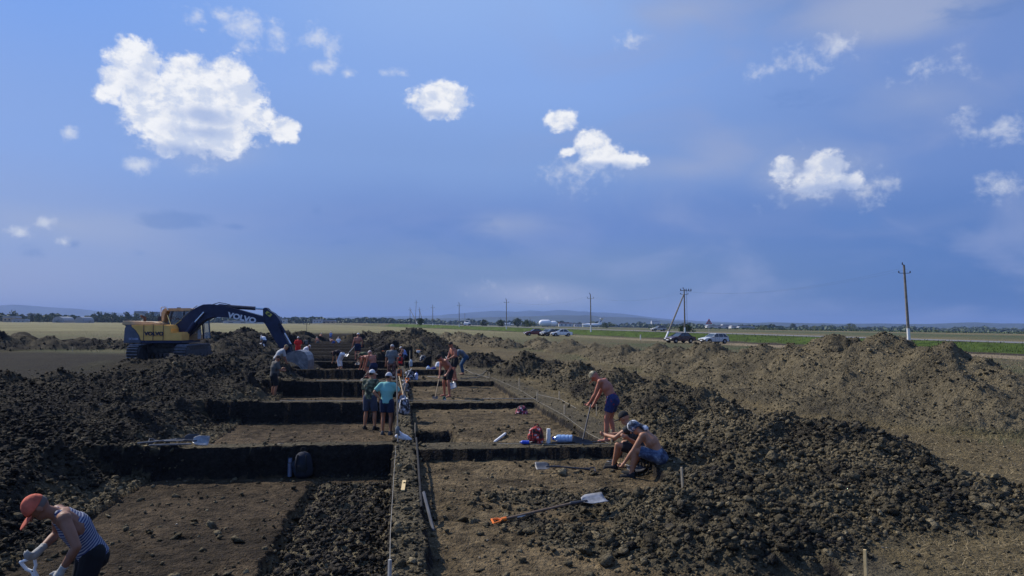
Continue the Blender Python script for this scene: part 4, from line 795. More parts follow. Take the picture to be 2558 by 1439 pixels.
# ------------------------------------------------------------------ cars
GLS = mat('car_glass', (.03, .045, .06), .08, .1, spec=.8); TY = mat('tyre', (.015, .015, .016), .9, .1); RM = mat('wheel_rim', (.30, .31, .33), .4, .1, metal=.7); BLK = mat('black_plastic', (.02, .02, .022), .6, .1); LMP = mat('headlamp', (.75, .78, .80), .15, .05); PLT = mat('number_plate', (.75, .75, .74), .5, .05)
def paint(n, c): return mat('paint_' + n, c, .28, .06, 3, spec=.6)
def car(px, py, Y, rz, kind, pm_, label, sc=1.0, group='cars parked by the field track', z=None):
    p = at(px, py, Y); p.z = gz(p.x, Y) if z is None else z
    r_ = root('parked_car', p, label, 'car', group, math.radians(rz))
    hatch = kind != 'sedan'; Z1 = .88 if kind != 'suv' else 1.05; Z2 = 1.38 if kind != 'suv' else 1.75; zb = .3 if kind != 'suv' else .45
    tr = -2.05 if not hatch else -1.95
    low = [(tr, zb), (tr - .05, .5), (tr, Z1 - .04 if not hatch else Z1 - .02), (tr + .8, Z1 + .02), (.75, Z1 + .02), (1.35, Z1 - .07), (1.88, Z1 - .17), (2.02, Z1 - .32), (2.02, .45), (1.95, zb)]
    for wx in (1.28, -1.22):
        pass
    # lower body with wheel arches
    arch = []
    def arc(cx_): return [(cx_ + .37 * math.cos(t_), .3 + .37 * math.sin(t_)) for t_ in np.linspace(0, math.pi, 9) if .3 + .37 * math.sin(t_) >= zb - .001]
    poly = [(tr, zb), (tr - .05, .5)] + low[2:8] + [(2.02, .45), (1.95, zb)] + arc(1.28) + arc(-1.22)
    W_ = .82
    mp = lambda x, y, z_: (x, y * (1 - .07 * max(0, (z_ - .6)) / .3) * (1 - .10 * max(0, abs(x) - 1.5)), z_)
    # body as strips between arches to keep the outline clean
    bm_ = MB(); mb0 = MB(); mb0.prism(poly, -W_, W_, mp)
    body = mb0.build('body', pm_, r_, bevel=.03)
    if hatch: gb, gt = [(-1.9, Z1), (.82, Z1)], [(-1.35 if kind == 'hatch' else -1.6, Z2 - .04), (.12, Z2 - .04)]
    else: gb, gt = [(-1.42, Z1), (.82, Z1)], [(-.85, Z2 - .04), (.10, Z2 - .04)]
    gh = [(gb[0][0], Z1 - .02), (gb[1][0], Z1 - .02), gt[1], gt[0]]
    nar = lambda x, y, z_: (x, y * (1 - .17 * (z_ - Z1) / (Z2 - Z1)), z_)
    MB().prism(gh, -.74, .74, nar).build('windows', GLS, r_)
    MB().prism([(gt[0][0] - .06, Z2 - .05), (gt[1][0] + .06, Z2 - .05), (gt[1][0] - .1, Z2), (gt[0][0] + .1, Z2)], -.63, .63).build('roof', pm_, r_, bevel=.015)
    mb = MB()
    for sg in (-1, 1):
        def pb(xa, xb, w_): mb.cone((xa, sg * .745, Z1), w_, (xb, sg * .628, Z2 - .03), w_, 6)
        pb(gb[1][0], gt[1][0], .035); pb(gb[0][0], gt[0][0], .05); pb(-.28, -.30, .03)
        if hatch: pb(-1.05, -1.0, .03)
        mb.box((-.5, sg * .75, Z1 + .0), (2.3, .02, .04))
    mb.build('pillars', pm_, r_)
    mb = MB(); mb.box((2.03, 0, .42), (.14, 1.6, .2)); mb.build('front_bumper', BLK if kind != 'suv' else pm_, r_, bevel=.02)
    mb = MB(); mb.box((tr - .06, 0, .42), (.14, 1.6, .2)); mb.build('rear_bumper', BLK, r_, bevel=.02)
    MB().box((2.105, 0, .44), (.02, .5, .12)).build('number_plate', PLT, r_)
    MB().box((2.0, 0, Z1 - .30), (.06, .8, .12)).build('grille', BLK, r_)
    for sg in (-1, 1):
        MB().box((1.985, sg * .58, Z1 - .28), (.09, .34, .14)).build('headlight', LMP, r_, bevel=.01)
        MB().box((tr - .035, sg * .64, .68), (.06, .25, .16)).build('tail_light', mat('tail_red', (.35, .02, .02), .3, .1), r_)
        MB().box((.62, sg * .86, Z1 + .08), (.12, .14, .11)).build('wing_mirror', pm_, r_, bevel=.01)
        mb = MB(); mb.box((.38, sg * .822, .6), (.015, .012, .5)); mb.box((-.3, sg * .822, .6), (.015, .012, .5)); mb.box((.3 - .25, sg * .824, .72), (.14, .02, .03)); mb.box((-.85, sg * .824, .72), (.14, .02, .03)); mb.build('door_seams', BLK, r_)
        for wx in (1.28, -1.22):
            wr = .30 if kind != 'suv' else .36
            w_ = MB().cone((wx, sg * .60, wr), wr, (wx, sg * .82, wr), wr, 20).build('wheel', TY, r_)
            MB().cone((wx, sg * .80, wr), wr * .6, (wx, sg * .832, wr), wr * .55, 16).build('rim', RM, w_)
    MB().box((0, 0, .38), (3.6, 1.3, .22)).build('underbody', BLK, r_)
    r_.scale = (sc,) * 3
    return r_
car(1698, 850, 106, 208, 'sedan', paint('burgundy', (.045, .012, .02)), 'dark burgundy sedan parked below the A-frame power pole', 1.04)
car(1783, 853, 104, 204, 'hatch', paint('silver', (.50, .52, .54)), 'pale silver hatchback parked right of the burgundy sedan', 1.0)
car(1402, 835, 148, 190, 'sedan', paint('white', (.74, .75, .76)), 'white boxy sedan, rightmost of the three cars parked together', 1.0)
car(1369, 833, 152, 235, 'hatch', paint('beige', (.45, .43, .38)), 'pale beige hatchback half hidden between the red and white cars', 1.0)
car(1376, 834, 150, 205, 'hatch', paint('black', (.03, .03, .035)), 'black hatchback behind the white boxy sedan', .98)
car(1335, 832, 153, 196, 'sedan', paint('red', (.13, .02, .025)), 'dark red sedan, leftmost of the three cars parked together', 1.0)
def oncar(px, Y, rz, kind, pm_, label, sc=1.0, woff=0):
    x_ = at(px, 810, Y).x; car(px, 810, Y, rz, kind, pm_, label, sc, 'cars driving on the road', gz(x_, Y) + .04)
oncar(1167, 284, 262, 'suv', paint('white', (.74, .75, .76)), 'white off-road car driving towards the camera on the road', 1.1)
oncar(1090, 400, 205, 'sedan', paint('black', (.03, .03, .035)), 'small dark distant car on the road near the braced poles', 1.0)
oncar(1645, 160, 196, 'hatch', paint('beige', (.45, .43, .38)), 'pale car on the road left of the A-frame pole', .8)
# ------------------------------------------------------------------ excavator
EY = 43.4; ex = at(415, 850, EY).x; EG = .32
ER = root('excavator', (ex, EY, EG), 'yellow and dark blue tracked excavator standing on the black soil bank', 'excavator')
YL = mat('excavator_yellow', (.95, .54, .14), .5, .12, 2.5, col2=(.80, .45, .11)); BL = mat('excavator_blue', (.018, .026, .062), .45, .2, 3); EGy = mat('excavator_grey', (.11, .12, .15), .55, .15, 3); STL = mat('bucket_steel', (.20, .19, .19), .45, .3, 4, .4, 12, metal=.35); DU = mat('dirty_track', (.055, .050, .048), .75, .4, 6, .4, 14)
CHR = mat('chrome', (.6, .62, .65), .2, .05, metal=.9); RUS = mat('rusty_exhaust', (.12, .06, .04), .7, .3, 5)
def E(zx, zy, dy=0.0):
    p = at(280 + zx * .2033, 740 + zy * .2033, EY + dy); return (p.x - ex, p.z - EG)
def epr(name, pts, y0, y1, m, parent=ER, bevel=0.0, dy=None):
    dy = (y0 + y1) / 2 if dy is None else dy
    return MB().prism([E(x, z, dy) for x, z in pts], y0, y1).build(name, m, parent, bevel=bevel)
# house
house = epr('house', [(236, 352), (640, 352), (700, 356), (722, 400), (722, 436), (735, 446), (735, 545), (352, 545), (330, 480), (290, 420), (236, 372)], -1.32, 1.3, YL, bevel=.03, dy=-1.3)
epr('counterweight', [(140, 575), (156, 400), (172, 356), (236, 350), (236, 372), (290, 420), (330, 480), (352, 545), (352, 575)], -1.335, 1.32, EGy, bevel=.03, dy=-1.3)
epr('frame_skirt', [(352, 545), (856, 545), (856, 578), (352, 578)], -1.30, 1.2, BL, bevel=.01, dy=-1.3)
epr('tool_box', [(726, 452), (856, 440), (862, 470), (858, 545), (726, 545)], -1.34, -.35, YL, bevel=.02, dy=-1.3)
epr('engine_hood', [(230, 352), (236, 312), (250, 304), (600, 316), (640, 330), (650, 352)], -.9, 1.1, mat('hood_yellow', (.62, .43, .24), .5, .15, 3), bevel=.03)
mb = MB()
for zx in (392, 508, 632): x_, z_ = E(zx, 450, -1.3); mb.box((x_, -1.345, z_ + .0), (.025, .012, 3.6 * .25))
mb.build('panel_seams', BL, ER)
def curve_text(name, s_, size, loc, rot, m, parent, ext=.01, off=.0, sx=1.0):
    c = bpy.data.curves.new(name, 'FONT'); c.body = s_; c.size = size; c.extrude = ext; c.offset = off; c.align_x = 'CENTER'; c.align_y = 'CENTER'
    o = bpy.data.objects.new(name + '_tmp', c); COL.objects.link(o); bpy.context.view_layer.update()
    me_ = bpy.data.meshes.new_from_object(o.evaluated_get(bpy.context.evaluated_depsgraph_get())); bpy.data.objects.remove(o)
    me_.materials.clear(); me_.materials.append(m); n = bpy.data.objects.new(name, me_); COL.objects.link(n); n.location = loc; n.rotation_euler = rot; n.scale = (sx, 1, 1); n.parent = parent; return n
x_, z_ = E(516, 462, -1.35); curve_text('lettering', 'VOLVO', .27, (x_, -1.36, z_), (math.pi / 2, 0, 0), BL, ER, .012, .012, 1.15)
x_, z_ = E(265, 527, -1.35); curve_text('model_lettering', 'EC240B', .16, (x_, -1.36, z_), (math.pi / 2, 0, 0), mat('pale_blue_letters', (.35, .38, .5), .5, .1), ER, .012, .004)
# exhaust, mirror, rails
mb = MB(); a_ = E(392, 300); b_ = E(390, 262); c_ = E(352, 243); mb.cone((a_[0], .1, a_[1]), .08, (b_[0], .1, b_[1]), .08, 10, True); mb.cone((b_[0], .1, b_[1]), .085, (c_[0], .1, c_[1]), .075, 10, True); mb.build('exhaust', RUS, ER)
pts = [E(572, 300), E(576, 150), E(588, 132), E(632, 132), E(664, 168)]
MB().tube([(p[0], .25, p[1]) for p in pts], .035).build('handrail', WP, ER)
epr('mirror', [(568, 250), (600, 246), (604, 305), (566, 308)], -.2, -.1, IN)
mb = MB(); a_ = E(215, 338); mb.cone((a_[0], -.4, a_[1]), .12, (a_[0], -.1, a_[1]), .12, 10); mb.build('hood_roller', BL, ER)
# cab (far side)
y0, y1 = .28, 1.28
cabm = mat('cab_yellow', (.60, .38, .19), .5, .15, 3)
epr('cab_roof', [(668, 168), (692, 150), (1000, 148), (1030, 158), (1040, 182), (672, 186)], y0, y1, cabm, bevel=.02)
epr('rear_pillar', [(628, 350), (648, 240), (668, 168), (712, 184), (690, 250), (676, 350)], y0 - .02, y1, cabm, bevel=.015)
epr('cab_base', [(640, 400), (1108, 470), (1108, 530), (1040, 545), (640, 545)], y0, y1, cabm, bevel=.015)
cg = mat('cab_glass', (.16, .22, .26), .12, .1, spec=.7, alpha=.55)
g1 = epr('side_window', [(716, 186), (1040, 184), (1080, 260), (1100, 480), (640, 430), (680, 350), (694, 250)], y0 + .03, y0 + .05, cg)
epr('far_window', [(716, 186), (1040, 184), (1080, 260), (1100, 480), (640, 430), (680, 350), (694, 250)], y1 - .05, y1 - .03, cg)
for q in ([(700, 186), (724, 186), (692, 300), (684, 400), (668, 400), (676, 300)], [(850, 184), (862, 184), (862, 430), (850, 430)], [(1030, 182), (1044, 182), (1086, 262), (1106, 530), (1092, 530), (1072, 270)]):
    P_ = [E(*p) for p in q]; [MB().prism(P_, ya, yb).build('window_frame', mat('cab_dark', (.035, .04, .05), .5, .1), ER) for ya, yb in ((y0 - .01, y0 + .06), (y1 - .07, y1))]
a_ = E(1042, 186); b_ = E(1082, 262); c_ = E(1104, 520)
mb = MB(); mb.add([(a_[0], y0, a_[1]), (a_[0], y1, a_[1]), (b_[0], y1, b_[1]), (b_[0], y0, b_[1])], [(0, 1, 2, 3)]); mb.add([(b_[0], y0, b_[1]), (b_[0], y1, b_[1]), (c_[0], y1, c_[1]), (c_[0], y0, c_[1])], [(0, 1, 2, 3)]); mb.build('windscreen', cg, ER)
epr('cab_door_panel', [(1052, 420), (1086, 400), (1090, 520), (1052, 524)], y0 - .05, y0 - .02, mat('door_grey', (.55, .57, .6), .5, .1), ER)
pts = [E(1112, 300), E(1116, 400), E(1112, 520)]; MB().tube([(p[0], y0 - .1, p[1]) for p in pts], .022).build('cab_grab_rail', IN, ER)
mb = MB(); s0 = E(800, 330); mb.box((s0[0], .75, s0[1]), (.5, .5, .6)); mb.box((s0[0] - .25, .75, s0[1] + .5), (.15, .5, .8)); mb.build('seat', IN, ER, bevel=.05)
mb = MB(); p_ = [E(700, 235), E(850, 440)]; mb.cone((p_[0][0], -.2, p_[0][1]), .02, (p_[1][0], -1.0, p_[1][1]), .02, 6); p_ = [E(730, 420), E(880, 290)]; mb.cone((p_[0][0], -.5, p_[0][1]), .02, (p_[1][0], -.3, p_[1][1]), .02, 6); mb.build('guard_rail', mat('rail_yellow', (.45, .38, .12), .5, .1), ER)
# slew ring and undercarriage
cx_ = at(427, 850, EY).x - ex
mb = MB(); mb.cone((cx_, 0, .72), 1.0, (cx_, 0, 1.12), .95, 24); mb.box((cx_, 0, .62), (2.0, 1.6, .45), rot=0); mb.build('slew_base', DU, ER, bevel=.03)
ax_ = np.array([-.02, 1.0]); px_ = np.array([1.0, .02]); RT_ = np.array([[ax_[0], px_[0], 0], [ax_[1], px_[1], 0], [0, 0, 1]])
for sg in (-1, 1):
    c0_ = np.array([cx_, 0]) + px_ * 1.28 * sg; Ln = 1.5; hh = .42
    def T3(l_, w_, z_): q = c0_ + ax_ * l_ + px_ * w_; return (q[0], q[1], z_)
    prof = [(-Ln + hh * -math.sin(t_) * 0 - hh * math.cos(t_), hh + hh * math.sin(t_)) for t_ in np.linspace(-math.pi / 2, math.pi / 2, 9)] + [(Ln + hh * math.cos(t_), hh + hh * math.sin(t_)) for t_ in np.linspace(math.pi / 2, -math.pi / 2, 9)]
    tk = MB(); tk.prism(prof, -.29, .29, lambda x, y, z_: T3(x, y, z_)); tr_o = tk.build('track', DU, ER)
    g = MB()
    for k_ in range(19):
        l_ = -Ln + k_ * (2 * Ln / 18); g.box(T3(l_, 0, 2 * hh + .02), (.035, .6, .06), mtx=RT_); g.box(T3(l_, 0, -.01), (.035, .6, .05), mtx=RT_)
    for s2 in (-1, 1):
        for t_ in np.linspace(-math.pi / 2 + .25, math.pi / 2 - .25, 8):
            l_ = s2 * (Ln + (hh + .02) * math.cos(t_)); z_ = hh + (hh + .02) * math.sin(t_); Rr = RT_ @ np.array([[math.sin(t_) * -s2, 0, math.cos(t_) * s2], [0, 1, 0], [math.cos(t_), 0, math.sin(t_)]]) if False else RT_
            g.box(T3(l_, 0, z_), (.09, .6, .035), mtx=RT_)
    g.build('track_pads', mat('pad_steel', (.19, .20, .24), .4, .3, 7, metal=.5), tr_o)
    fr = MB(); fr.box(T3(0, .0, hh), (2 * Ln - .1, .64, .34), mtx=RT_)
    for k_ in range(7): c1_ = T3(-Ln + .3 + k_ * .52, .3, .22); c2_ = T3(-Ln + .3 + k_ * .52, .34, .22); fr.cone(c1_, .16, c2_, .16, 12)
    for s2 in (-1, 1): fr.cone(T3(s2 * Ln, .28, hh), .34, T3(s2 * Ln, .335, hh), .3, 14)
    fr.build('track_frame', mat('frame_dark', (.05, .052, .06), .6, .25, 5), tr_o)
# boom
boom = epr('boom', [(738, 408), (800, 330), (862, 288), (930, 220), (1000, 158), (1060, 125), (1120, 101), (1200, 97), (1300, 106), (1400, 124), (1500, 152), (1650, 192), (1850, 246), (1872, 290), (1862, 322), (1800, 320), (1750, 312), (1600, 282), (1450, 264), (1350, 258), (1250, 258), (1180, 275), (1120, 305), (1050, 356), (980, 430), (900, 505), (860, 505), (800, 470)], -.3, .28, BL, bevel=.02, dy=-.3)
x_, z_ = E(1597, 268, -.3); curve_text('lettering', 'VOLVO', .40, (x_, -.318, z_), (math.pi / 2, math.radians(12), 0), mat('white_letters', (.72, .73, .76), .5, .05), boom, .012, .018, 1.2)
def cyl(name, p0, p1, r_, y_, m, parent=ER): a_ = E(*p0, y_); b_ = E(*p1, y_); return MB().cone((a_[0], y_, a_[1]), r_, (b_[0], y_, b_[1]), r_, 14).build(name, m, parent, smooth=False)
for y_ in (-.42, .42):
    cyl('boom_cylinder', (885, 500), (1020, 318), .12, y_, BL); cyl('boom_cylinder_rod', (1010, 330), (1132, 196), .06, y_, CHR)
cyl('stick_cylinder', (1420, 128), (1758, 150), .11, 0, mat('cyl_dark', (.05, .045, .06), .4, .2)); cyl('stick_cylinder_rod', (1755, 150), (1880, 156), .055, 0, CHR)
mb = MB(); a_ = E(1290, 112); b_ = E(1440, 108); c_ = E(1440, 148); d_ = E(1300, 130); mb.prism([a_, E(1330, 96), b_, c_, d_], -.12, .12); mb.build('cylinder_bracket', BL, boom)
hs = [[(1240, 108), (1290, 92), (1330, 80), (1400, 90), (1470, 108)], [(870, 282), (920, 240), (1000, 165), (1060, 120)], [(900, 292), (950, 246), (990, 206)], [(1520, 150), (1600, 178), (1700, 212), (1840, 250)], [(740, 280), (780, 262), (840, 285)], [(790, 300), (830, 272), (870, 290)]]
mb = MB()
for h_ in hs: mb.tube([(E(*p)[0], -.2, E(*p)[1]) for p in h_], .022)
mb.build('hydraulic_hoses', IN, boom)
# stick
stick = epr('stick', [(1852, 152), (1868, 142), (1892, 140), (1912, 158), (1925, 176), (1980, 205), (2018, 240), (2062, 305), (2066, 335), (2040, 350), (2100, 480), (2190, 640), (2205, 700), (2150, 778), (2118, 755), (2060, 640), (1960, 480), (1880, 345), (1852, 310)], -.24, .22, BL, bevel=.02, dy=-.24)
yp = mat('warning_yellow', (.50, .46, .10), .6, .1); epr('warning_plate', [(1905, 180), (1968, 225), (1940, 258), (1880, 208)], -.262, -.247, yp, stick)
mb = MB(); q_ = E(1925, 218, -.26); mb.box((q_[0], -.268, q_[1]), (.16, .01, .1)); mb.build('warning_symbol', IN, stick)
cyl('bucket_cylinder', (2045, 325), (2120, 450), .1, 0, BL); cyl('bucket_cylinder_rod', (2110, 440), (2195, 590), .055, 0, CHR)
for y_ in (-.28, .28): cyl('bucket_link', (2195, 585), (2120, 690), .06, y_, IN); cyl('bucket_link', (2195, 590), (2225, 700), .06, y_, IN)
# bucket: open shell
bp_ = [(2150, 775), (2170, 720), (2205, 690), (2290, 662), (2350, 660), (2400, 682), (2432, 720), (2446, 780), (2444, 860), (2432, 950), (2420, 1015)]
out_ = [E(*p) for p in bp_]; cxm = np.mean([p[0] for p in out_]); czm = np.mean([p[1] for p in out_])
inn = [(x + (cxm - x) * .07 - .0, z + (czm - z) * .07) for x, z in out_]
mb = MB(); n_ = len(out_)
for i in range(n_ - 1): mb.prism([out_[i], out_[i + 1], inn[i + 1], inn[i]], -.62, .60)
bk = mb.build('bucket', STL, ER)
side_poly = [E(*p) for p in bp_[:10]] + [E(*p) for p in [(2415, 985), (2385, 965), (2370, 900), (2330, 850), (2280, 815)]]
for y_ in (-.66, .61): MB().prism(side_poly, y_, y_ + .04).build('side_plate', STL, bk)
mb = MB()
for k_ in range(5):
    q_ = E(2420, 1000); mb.box((q_[0] - .01, -.52 + k_ * .26, q_[1] - .12), (.07, .11, .32), taper=.5, mtx=[[1, 0, 0], [0, 1, 0], [0, 0, -1]])
mb.build('teeth', mat('worn_steel', (.35, .33, .32), .35, .2, metal=.6), bk)
epr('wear_strip', [(2285, 815), (2300, 800), (2400, 900), (2440, 955), (2420, 985)], -.675, -.662, mat('worn_steel', (0, 0, 0)), bk)
# ------------------------------------------------------------------ people
SK = mat('skin_tan', (.36, .17, .095), .55, .12, 6, spec=.35); SK2 = mat('skin_red', (.40, .15, .09), .55, .12, 6, spec=.35)
HR = mat('hair_dark', (.03, .022, .018), .8, .3, 30)
_cl = {}
def cloth(n, c, var=.12, sc=7): return mat('cloth_' + n, c, .9, var, sc, .25, 18)
def nrm(v): v = np.asarray(v, float); return v / max(np.linalg.norm(v), 1e-9)
def ik(a_, c_, l1, l2, hint):
    a_ = np.asarray(a_, float); c_ = np.asarray(c_, float); d = c_ - a_; L_ = np.linalg.norm(d); mx = (l1 + l2) * .998
    if L_ > mx: c_ = a_ + d / L_ * mx; d = c_ - a_; L_ = mx
    x = (l1 * l1 - l2 * l2 + L_ * L_) / (2 * L_); h_ = math.sqrt(max(l1 * l1 - x * x, 0)); dn = d / L_
    hn = np.asarray(hint, float); hn = nrm(hn - dn * hn.dot(dn)); return a_ + dn * x + hn * h_, c_
def blob(name, mb, m, parent, vox, smooth=3):
    me_ = mb.mesh(name + '_src'); o = bpy.data.objects.new(name + '_src', me_); COL.objects.link(o)
    r_ = o.modifiers.new('r', 'REMESH'); r_.mode = 'VOXEL'; r_.voxel_size = vox
    s_ = o.modifiers.new('s', 'SMOOTH'); s_.factor = .5; s_.iterations = smooth
    dg = bpy.context.evaluated_depsgraph_get(); out_me = bpy.data.meshes.new_from_object(o.evaluated_get(dg)); bpy.data.objects.remove(o); bpy.data.meshes.remove(me_)
    out_me.name = name; out_me.polygons.foreach_set('use_smooth', [True] * len(out_me.polygons)); out_me.materials.clear(); out_me.materials.append(m)
    n = bpy.data.objects.new(name, out_me); COL.objects.link(n); n.parent = parent; return n
def person(px, Y, fa, label, ph=.92, pf=0., lean=5, feet=((-.12, 0), (.12, 0)), hands=((-.27, .1, .85), (.27, .1, .85)), hp=10, hyaw=0, s=1.0, top=None, sleeves=.5, bottom=None, blen=.55, hat=None, brim=None,
           vox=None, X=None, z=None, shoes=None, gloves=None, skin=None, eh=None, kh=None, group='people working at the excavation', roll=0, tank=False, brimup=0, hair=None, footz=(0, 0), hb=None, shift=0):
    far = Y > 26; vox = vox or (.0085 if Y < 12 else .014 if Y < 20 else .019 if Y < 42 else .03); skin = skin or SK
    X = at(px, 900, Y).x if X is None else X; zg = gz(X, Y) if z is None else z
    r_ = root('person', (X, Y, zg), label, 'person', group); t_ = math.radians(fa)
    F = np.array([-math.sin(t_), math.cos(t_), 0]); R = np.array([math.cos(t_), math.sin(t_), 0]); Z_ = np.array([0, 0, 1.])
    R0 = R.copy()
    def P3(r, f, z): return (R0 * r + F * f + Z_ * z) * s
    def dr(deg): q = math.radians(deg); return F * math.sin(q) + Z_ * math.cos(q)
    pel = P3(0, pf, ph); S1 = dr(lean * .8); S2 = dr(lean * 1.12)
    if roll: S1 = nrm(S1 + R * math.sin(math.radians(roll))); S2 = nrm(S2 + R * math.sin(math.radians(roll)))
    wa = pel + S1 * .13 * s; ch = pel + S1 * .29 * s; nk = ch + S2 * .22 * s; sh = [ch + S2 * .165 * s - R * .175 * s, ch + S2 * .165 * s + R * .175 * s]
    hip = [pel - R * .09 * s, pel + R * .09 * s]
    ft = [P3(feet[0][0], feet[0][1], .085 + footz[0]), P3(feet[1][0], feet[1][1], .085 + footz[1])]
    kn = []; 
    for i in (0, 1):
        hint = (F + R * (-.25 if i == 0 else .25)) if kh is None else (F * kh[1] + R * kh[0] * (-1 if i == 0 else 1) + Z_ * kh[2]); k_, f_ = ik(hip[i], ft[i], .43 * s, .42 * s, hint); kn.append(k_); ft[i] = f_
    hd = []; elb = []
    for i in (0, 1):
        tg = P3(*hands[i]); sg = -1 if i == 0 else 1; hint = (-F * .7 + R * sg * .8 - Z_ * .3) if eh is None else (F * eh[i][1] + R * eh[i][0] + Z_ * eh[i][2]); e_, h_ = ik(sh[i], tg, .29 * s, .27 * s, hint); elb.append(e_); hd.append(h_)
    hu = nrm(dr(hp) + R * math.sin(math.radians(hyaw)) * .0); hf = nrm(F * math.cos(math.radians(hp)) - Z_ * math.sin(math.radians(hp))); 
    if hyaw: q_ = math.radians(hyaw); rr_ = R * math.cos(q_) - hf * math.sin(q_); hf = nrm(hf * math.cos(q_) + R * math.sin(q_)); 
    hr = nrm(np.cross(hf, hu)); hu = nrm(np.cross(hr, hf))
    hc = nk + hu * .155 * s + hf * .035 * s; ax = np.array([hr, hf, hu])
    b = MB(); sd_ = R
    b.cone(pel - S1 * .05 * s, .115 * s, wa, .108 * s, 14, True, sd_, 1.28); b.cone(wa, .105 * s, ch, .125 * s, 14, True, sd_, 1.28); b.cone(ch, .125 * s, ch + S2 * .13 * s, .098 * s, 14, True, sd_, 1.55)
    for i in (0, 1): b.ball(sh[i], .066 * s); b.cone(ch + S2 * .15 * s, .07 * s, sh[i], .062 * s, 10, True)
    b.cone(nk - S2 * .06 * s, .062 * s, hc - hu * .04 * s, .054 * s, 12, True)
    b.ball(hc + hu * .02 * s - hf * .01 * s, np.array([.076, .095, .105]) * s, 16, ax); b.ball(hc + hf * .025 * s - hu * .06 * s, np.array([.052, .062, .06]) * s, 12, ax)
    b.cone(hc + hf * .085 * s + hu * .015 * s, .010 * s, hc + hf * .112 * s - hu * .018 * s, .016 * s, 8, True)
    for sg in (-1, 1): b.ball(hc + hr * sg * .078 * s - hu * .005 * s, np.array([.014, .024, .034]) * s, 8, ax)
    for i in (0, 1):
        sg = -1 if i == 0 else 1
        b.cone(hip[i], .098 * s, hip[i] + (kn[i] - hip[i]) * .5, .082 * s, 12, True); b.cone(hip[i] + (kn[i] - hip[i]) * .5, .082 * s, kn[i], .056 * s, 12, True)
        mid = kn[i] + (ft[i] - kn[i]) * .33 - F * .012 * s; b.cone(kn[i], .054 * s, mid, .058 * s, 12, True); b.cone(mid, .058 * s, ft[i], .036 * s, 12, True)
        fd = nrm(F + R * sg * .2); b.cone(ft[i] - Z_ * .03 * s - fd * .03 * s, .040 * s, ft[i] - Z_ * .055 * s + fd * .15 * s, .030 * s, 10, True, R, 1.2)
        b.cone(sh[i], .056 * s, sh[i] + (elb[i] - sh[i]) * .5, .052 * s, 10, True); b.cone(sh[i] + (elb[i] - sh[i]) * .5, .052 * s, elb[i], .040 * s, 10, True); b.cone(elb[i], .040 * s, elb[i] + (hd[i] - elb[i]) * .3, .043 * s, 10, True); b.cone(elb[i] + (hd[i] - elb[i]) * .3, .043 * s, hd[i], .026 * s, 10, True)
    def hand(mbx, i, k=1.0):
        d = nrm(hd[i] - elb[i]); sg = -1 if i == 0 else 1; sdv = nrm(np.cross(d, F + Z_ * .3)); n2 = np.cross(sdv, d)
        mbx.cone(hd[i], .027 * s * k, hd[i] + d * .075 * s, .03 * s * k, 10, True, sdv, 1.35)
        for q in range(4):
            o_ = sdv * (q - 1.5) * .019 * s * k; ln = (.036, .042, .04, .032)[q] * s; k0 = hd[i] + d * .085 * s + o_; k1 = k0 + (d * .8 + n2 * .6) * ln; k2 = k1 + (d * .1 + n2 * 1.0) * ln * .9; k3 = k2 + (-d * .6 + n2 * .6) * ln * .7
            rr = .0095 * s * k; mbx.cone(k0, rr, k1, rr, 6, True); mbx.cone(k1, rr, k2, rr * .95, 6, True); mbx.cone(k2, rr * .95, k3, rr * .85, 6, True)
        t0 = hd[i] + d * .03 * s + sdv * .03 * s; t1 = t0 + (d * .5 + n2 * .6 + sdv * .5) * .045 * s; mbx.cone(t0, .013 * s * k, t1, .011 * s * k, 6, True); mbx.cone(t1, .011 * s * k, t1 + (d * .5 + n2 * .8 - sdv * .5) * .035 * s, .009 * s * k, 6, True)
    for i in (0, 1): hand(b, i)
    blob('body', b, skin, r_, vox, 2)
    if gloves:
        for i in (0, 1):
            g = MB(); hand(g, i, 1.28); d = nrm(hd[i] - elb[i]); g.cone(hd[i] - d * .07 * s, .036 * s, hd[i] + d * .02 * s, .032 * s, 10); blob('glove', g, gloves, r_, vox, 1)
    if top:
        c = MB(); ex_ = .016 * s
        c.cone(pel + S1 * .02 * s, .128 * s, wa, .125 * s, 14, False, sd_, 1.3); c.cone(wa, .125 * s, ch, .143 * s, 14, True, sd_, 1.27); c.cone(ch, .143 * s, ch + S2 * (.15 if not tank else .11) * s, .108 * s, 14, True, sd_, 1.5 if not tank else 1.25)
        if tank:
            for sg in (-1, 1): c.cone(ch + S2 * .10 * s + R * sg * .09 * s, .05 * s, nk + R * sg * .075 * s - S2 * .015 * s, .04 * s, 10, True)
        if not tank:
            for i in (0, 1):
                c.cone(ch + S2 * .155 * s, .085 * s, sh[i], .078 * s, 10, True); e_ = sh[i] + (elb[i] - sh[i]) * min(1, sleeves * 1.6); c.cone(sh[i], .078 * s, e_, (.070 if sleeves < .9 else .056) * s, 12)
                if sleeves > .9: c.cone(elb[i], .058 * s, elb[i] + (hd[i] - elb[i]) * .85, .042 * s, 10, True)
            c.cone(ch + S2 * .17 * s, .08 * s, nk + S2 * .0 * s, .072 * s, 12)
        c.cone(pel - S1 * .06 * s, .135 * s, pel + S1 * .08 * s, .130 * s, 14, False, sd_, 1.3)
        blob('shirt', c, top, r_, vox, 2)
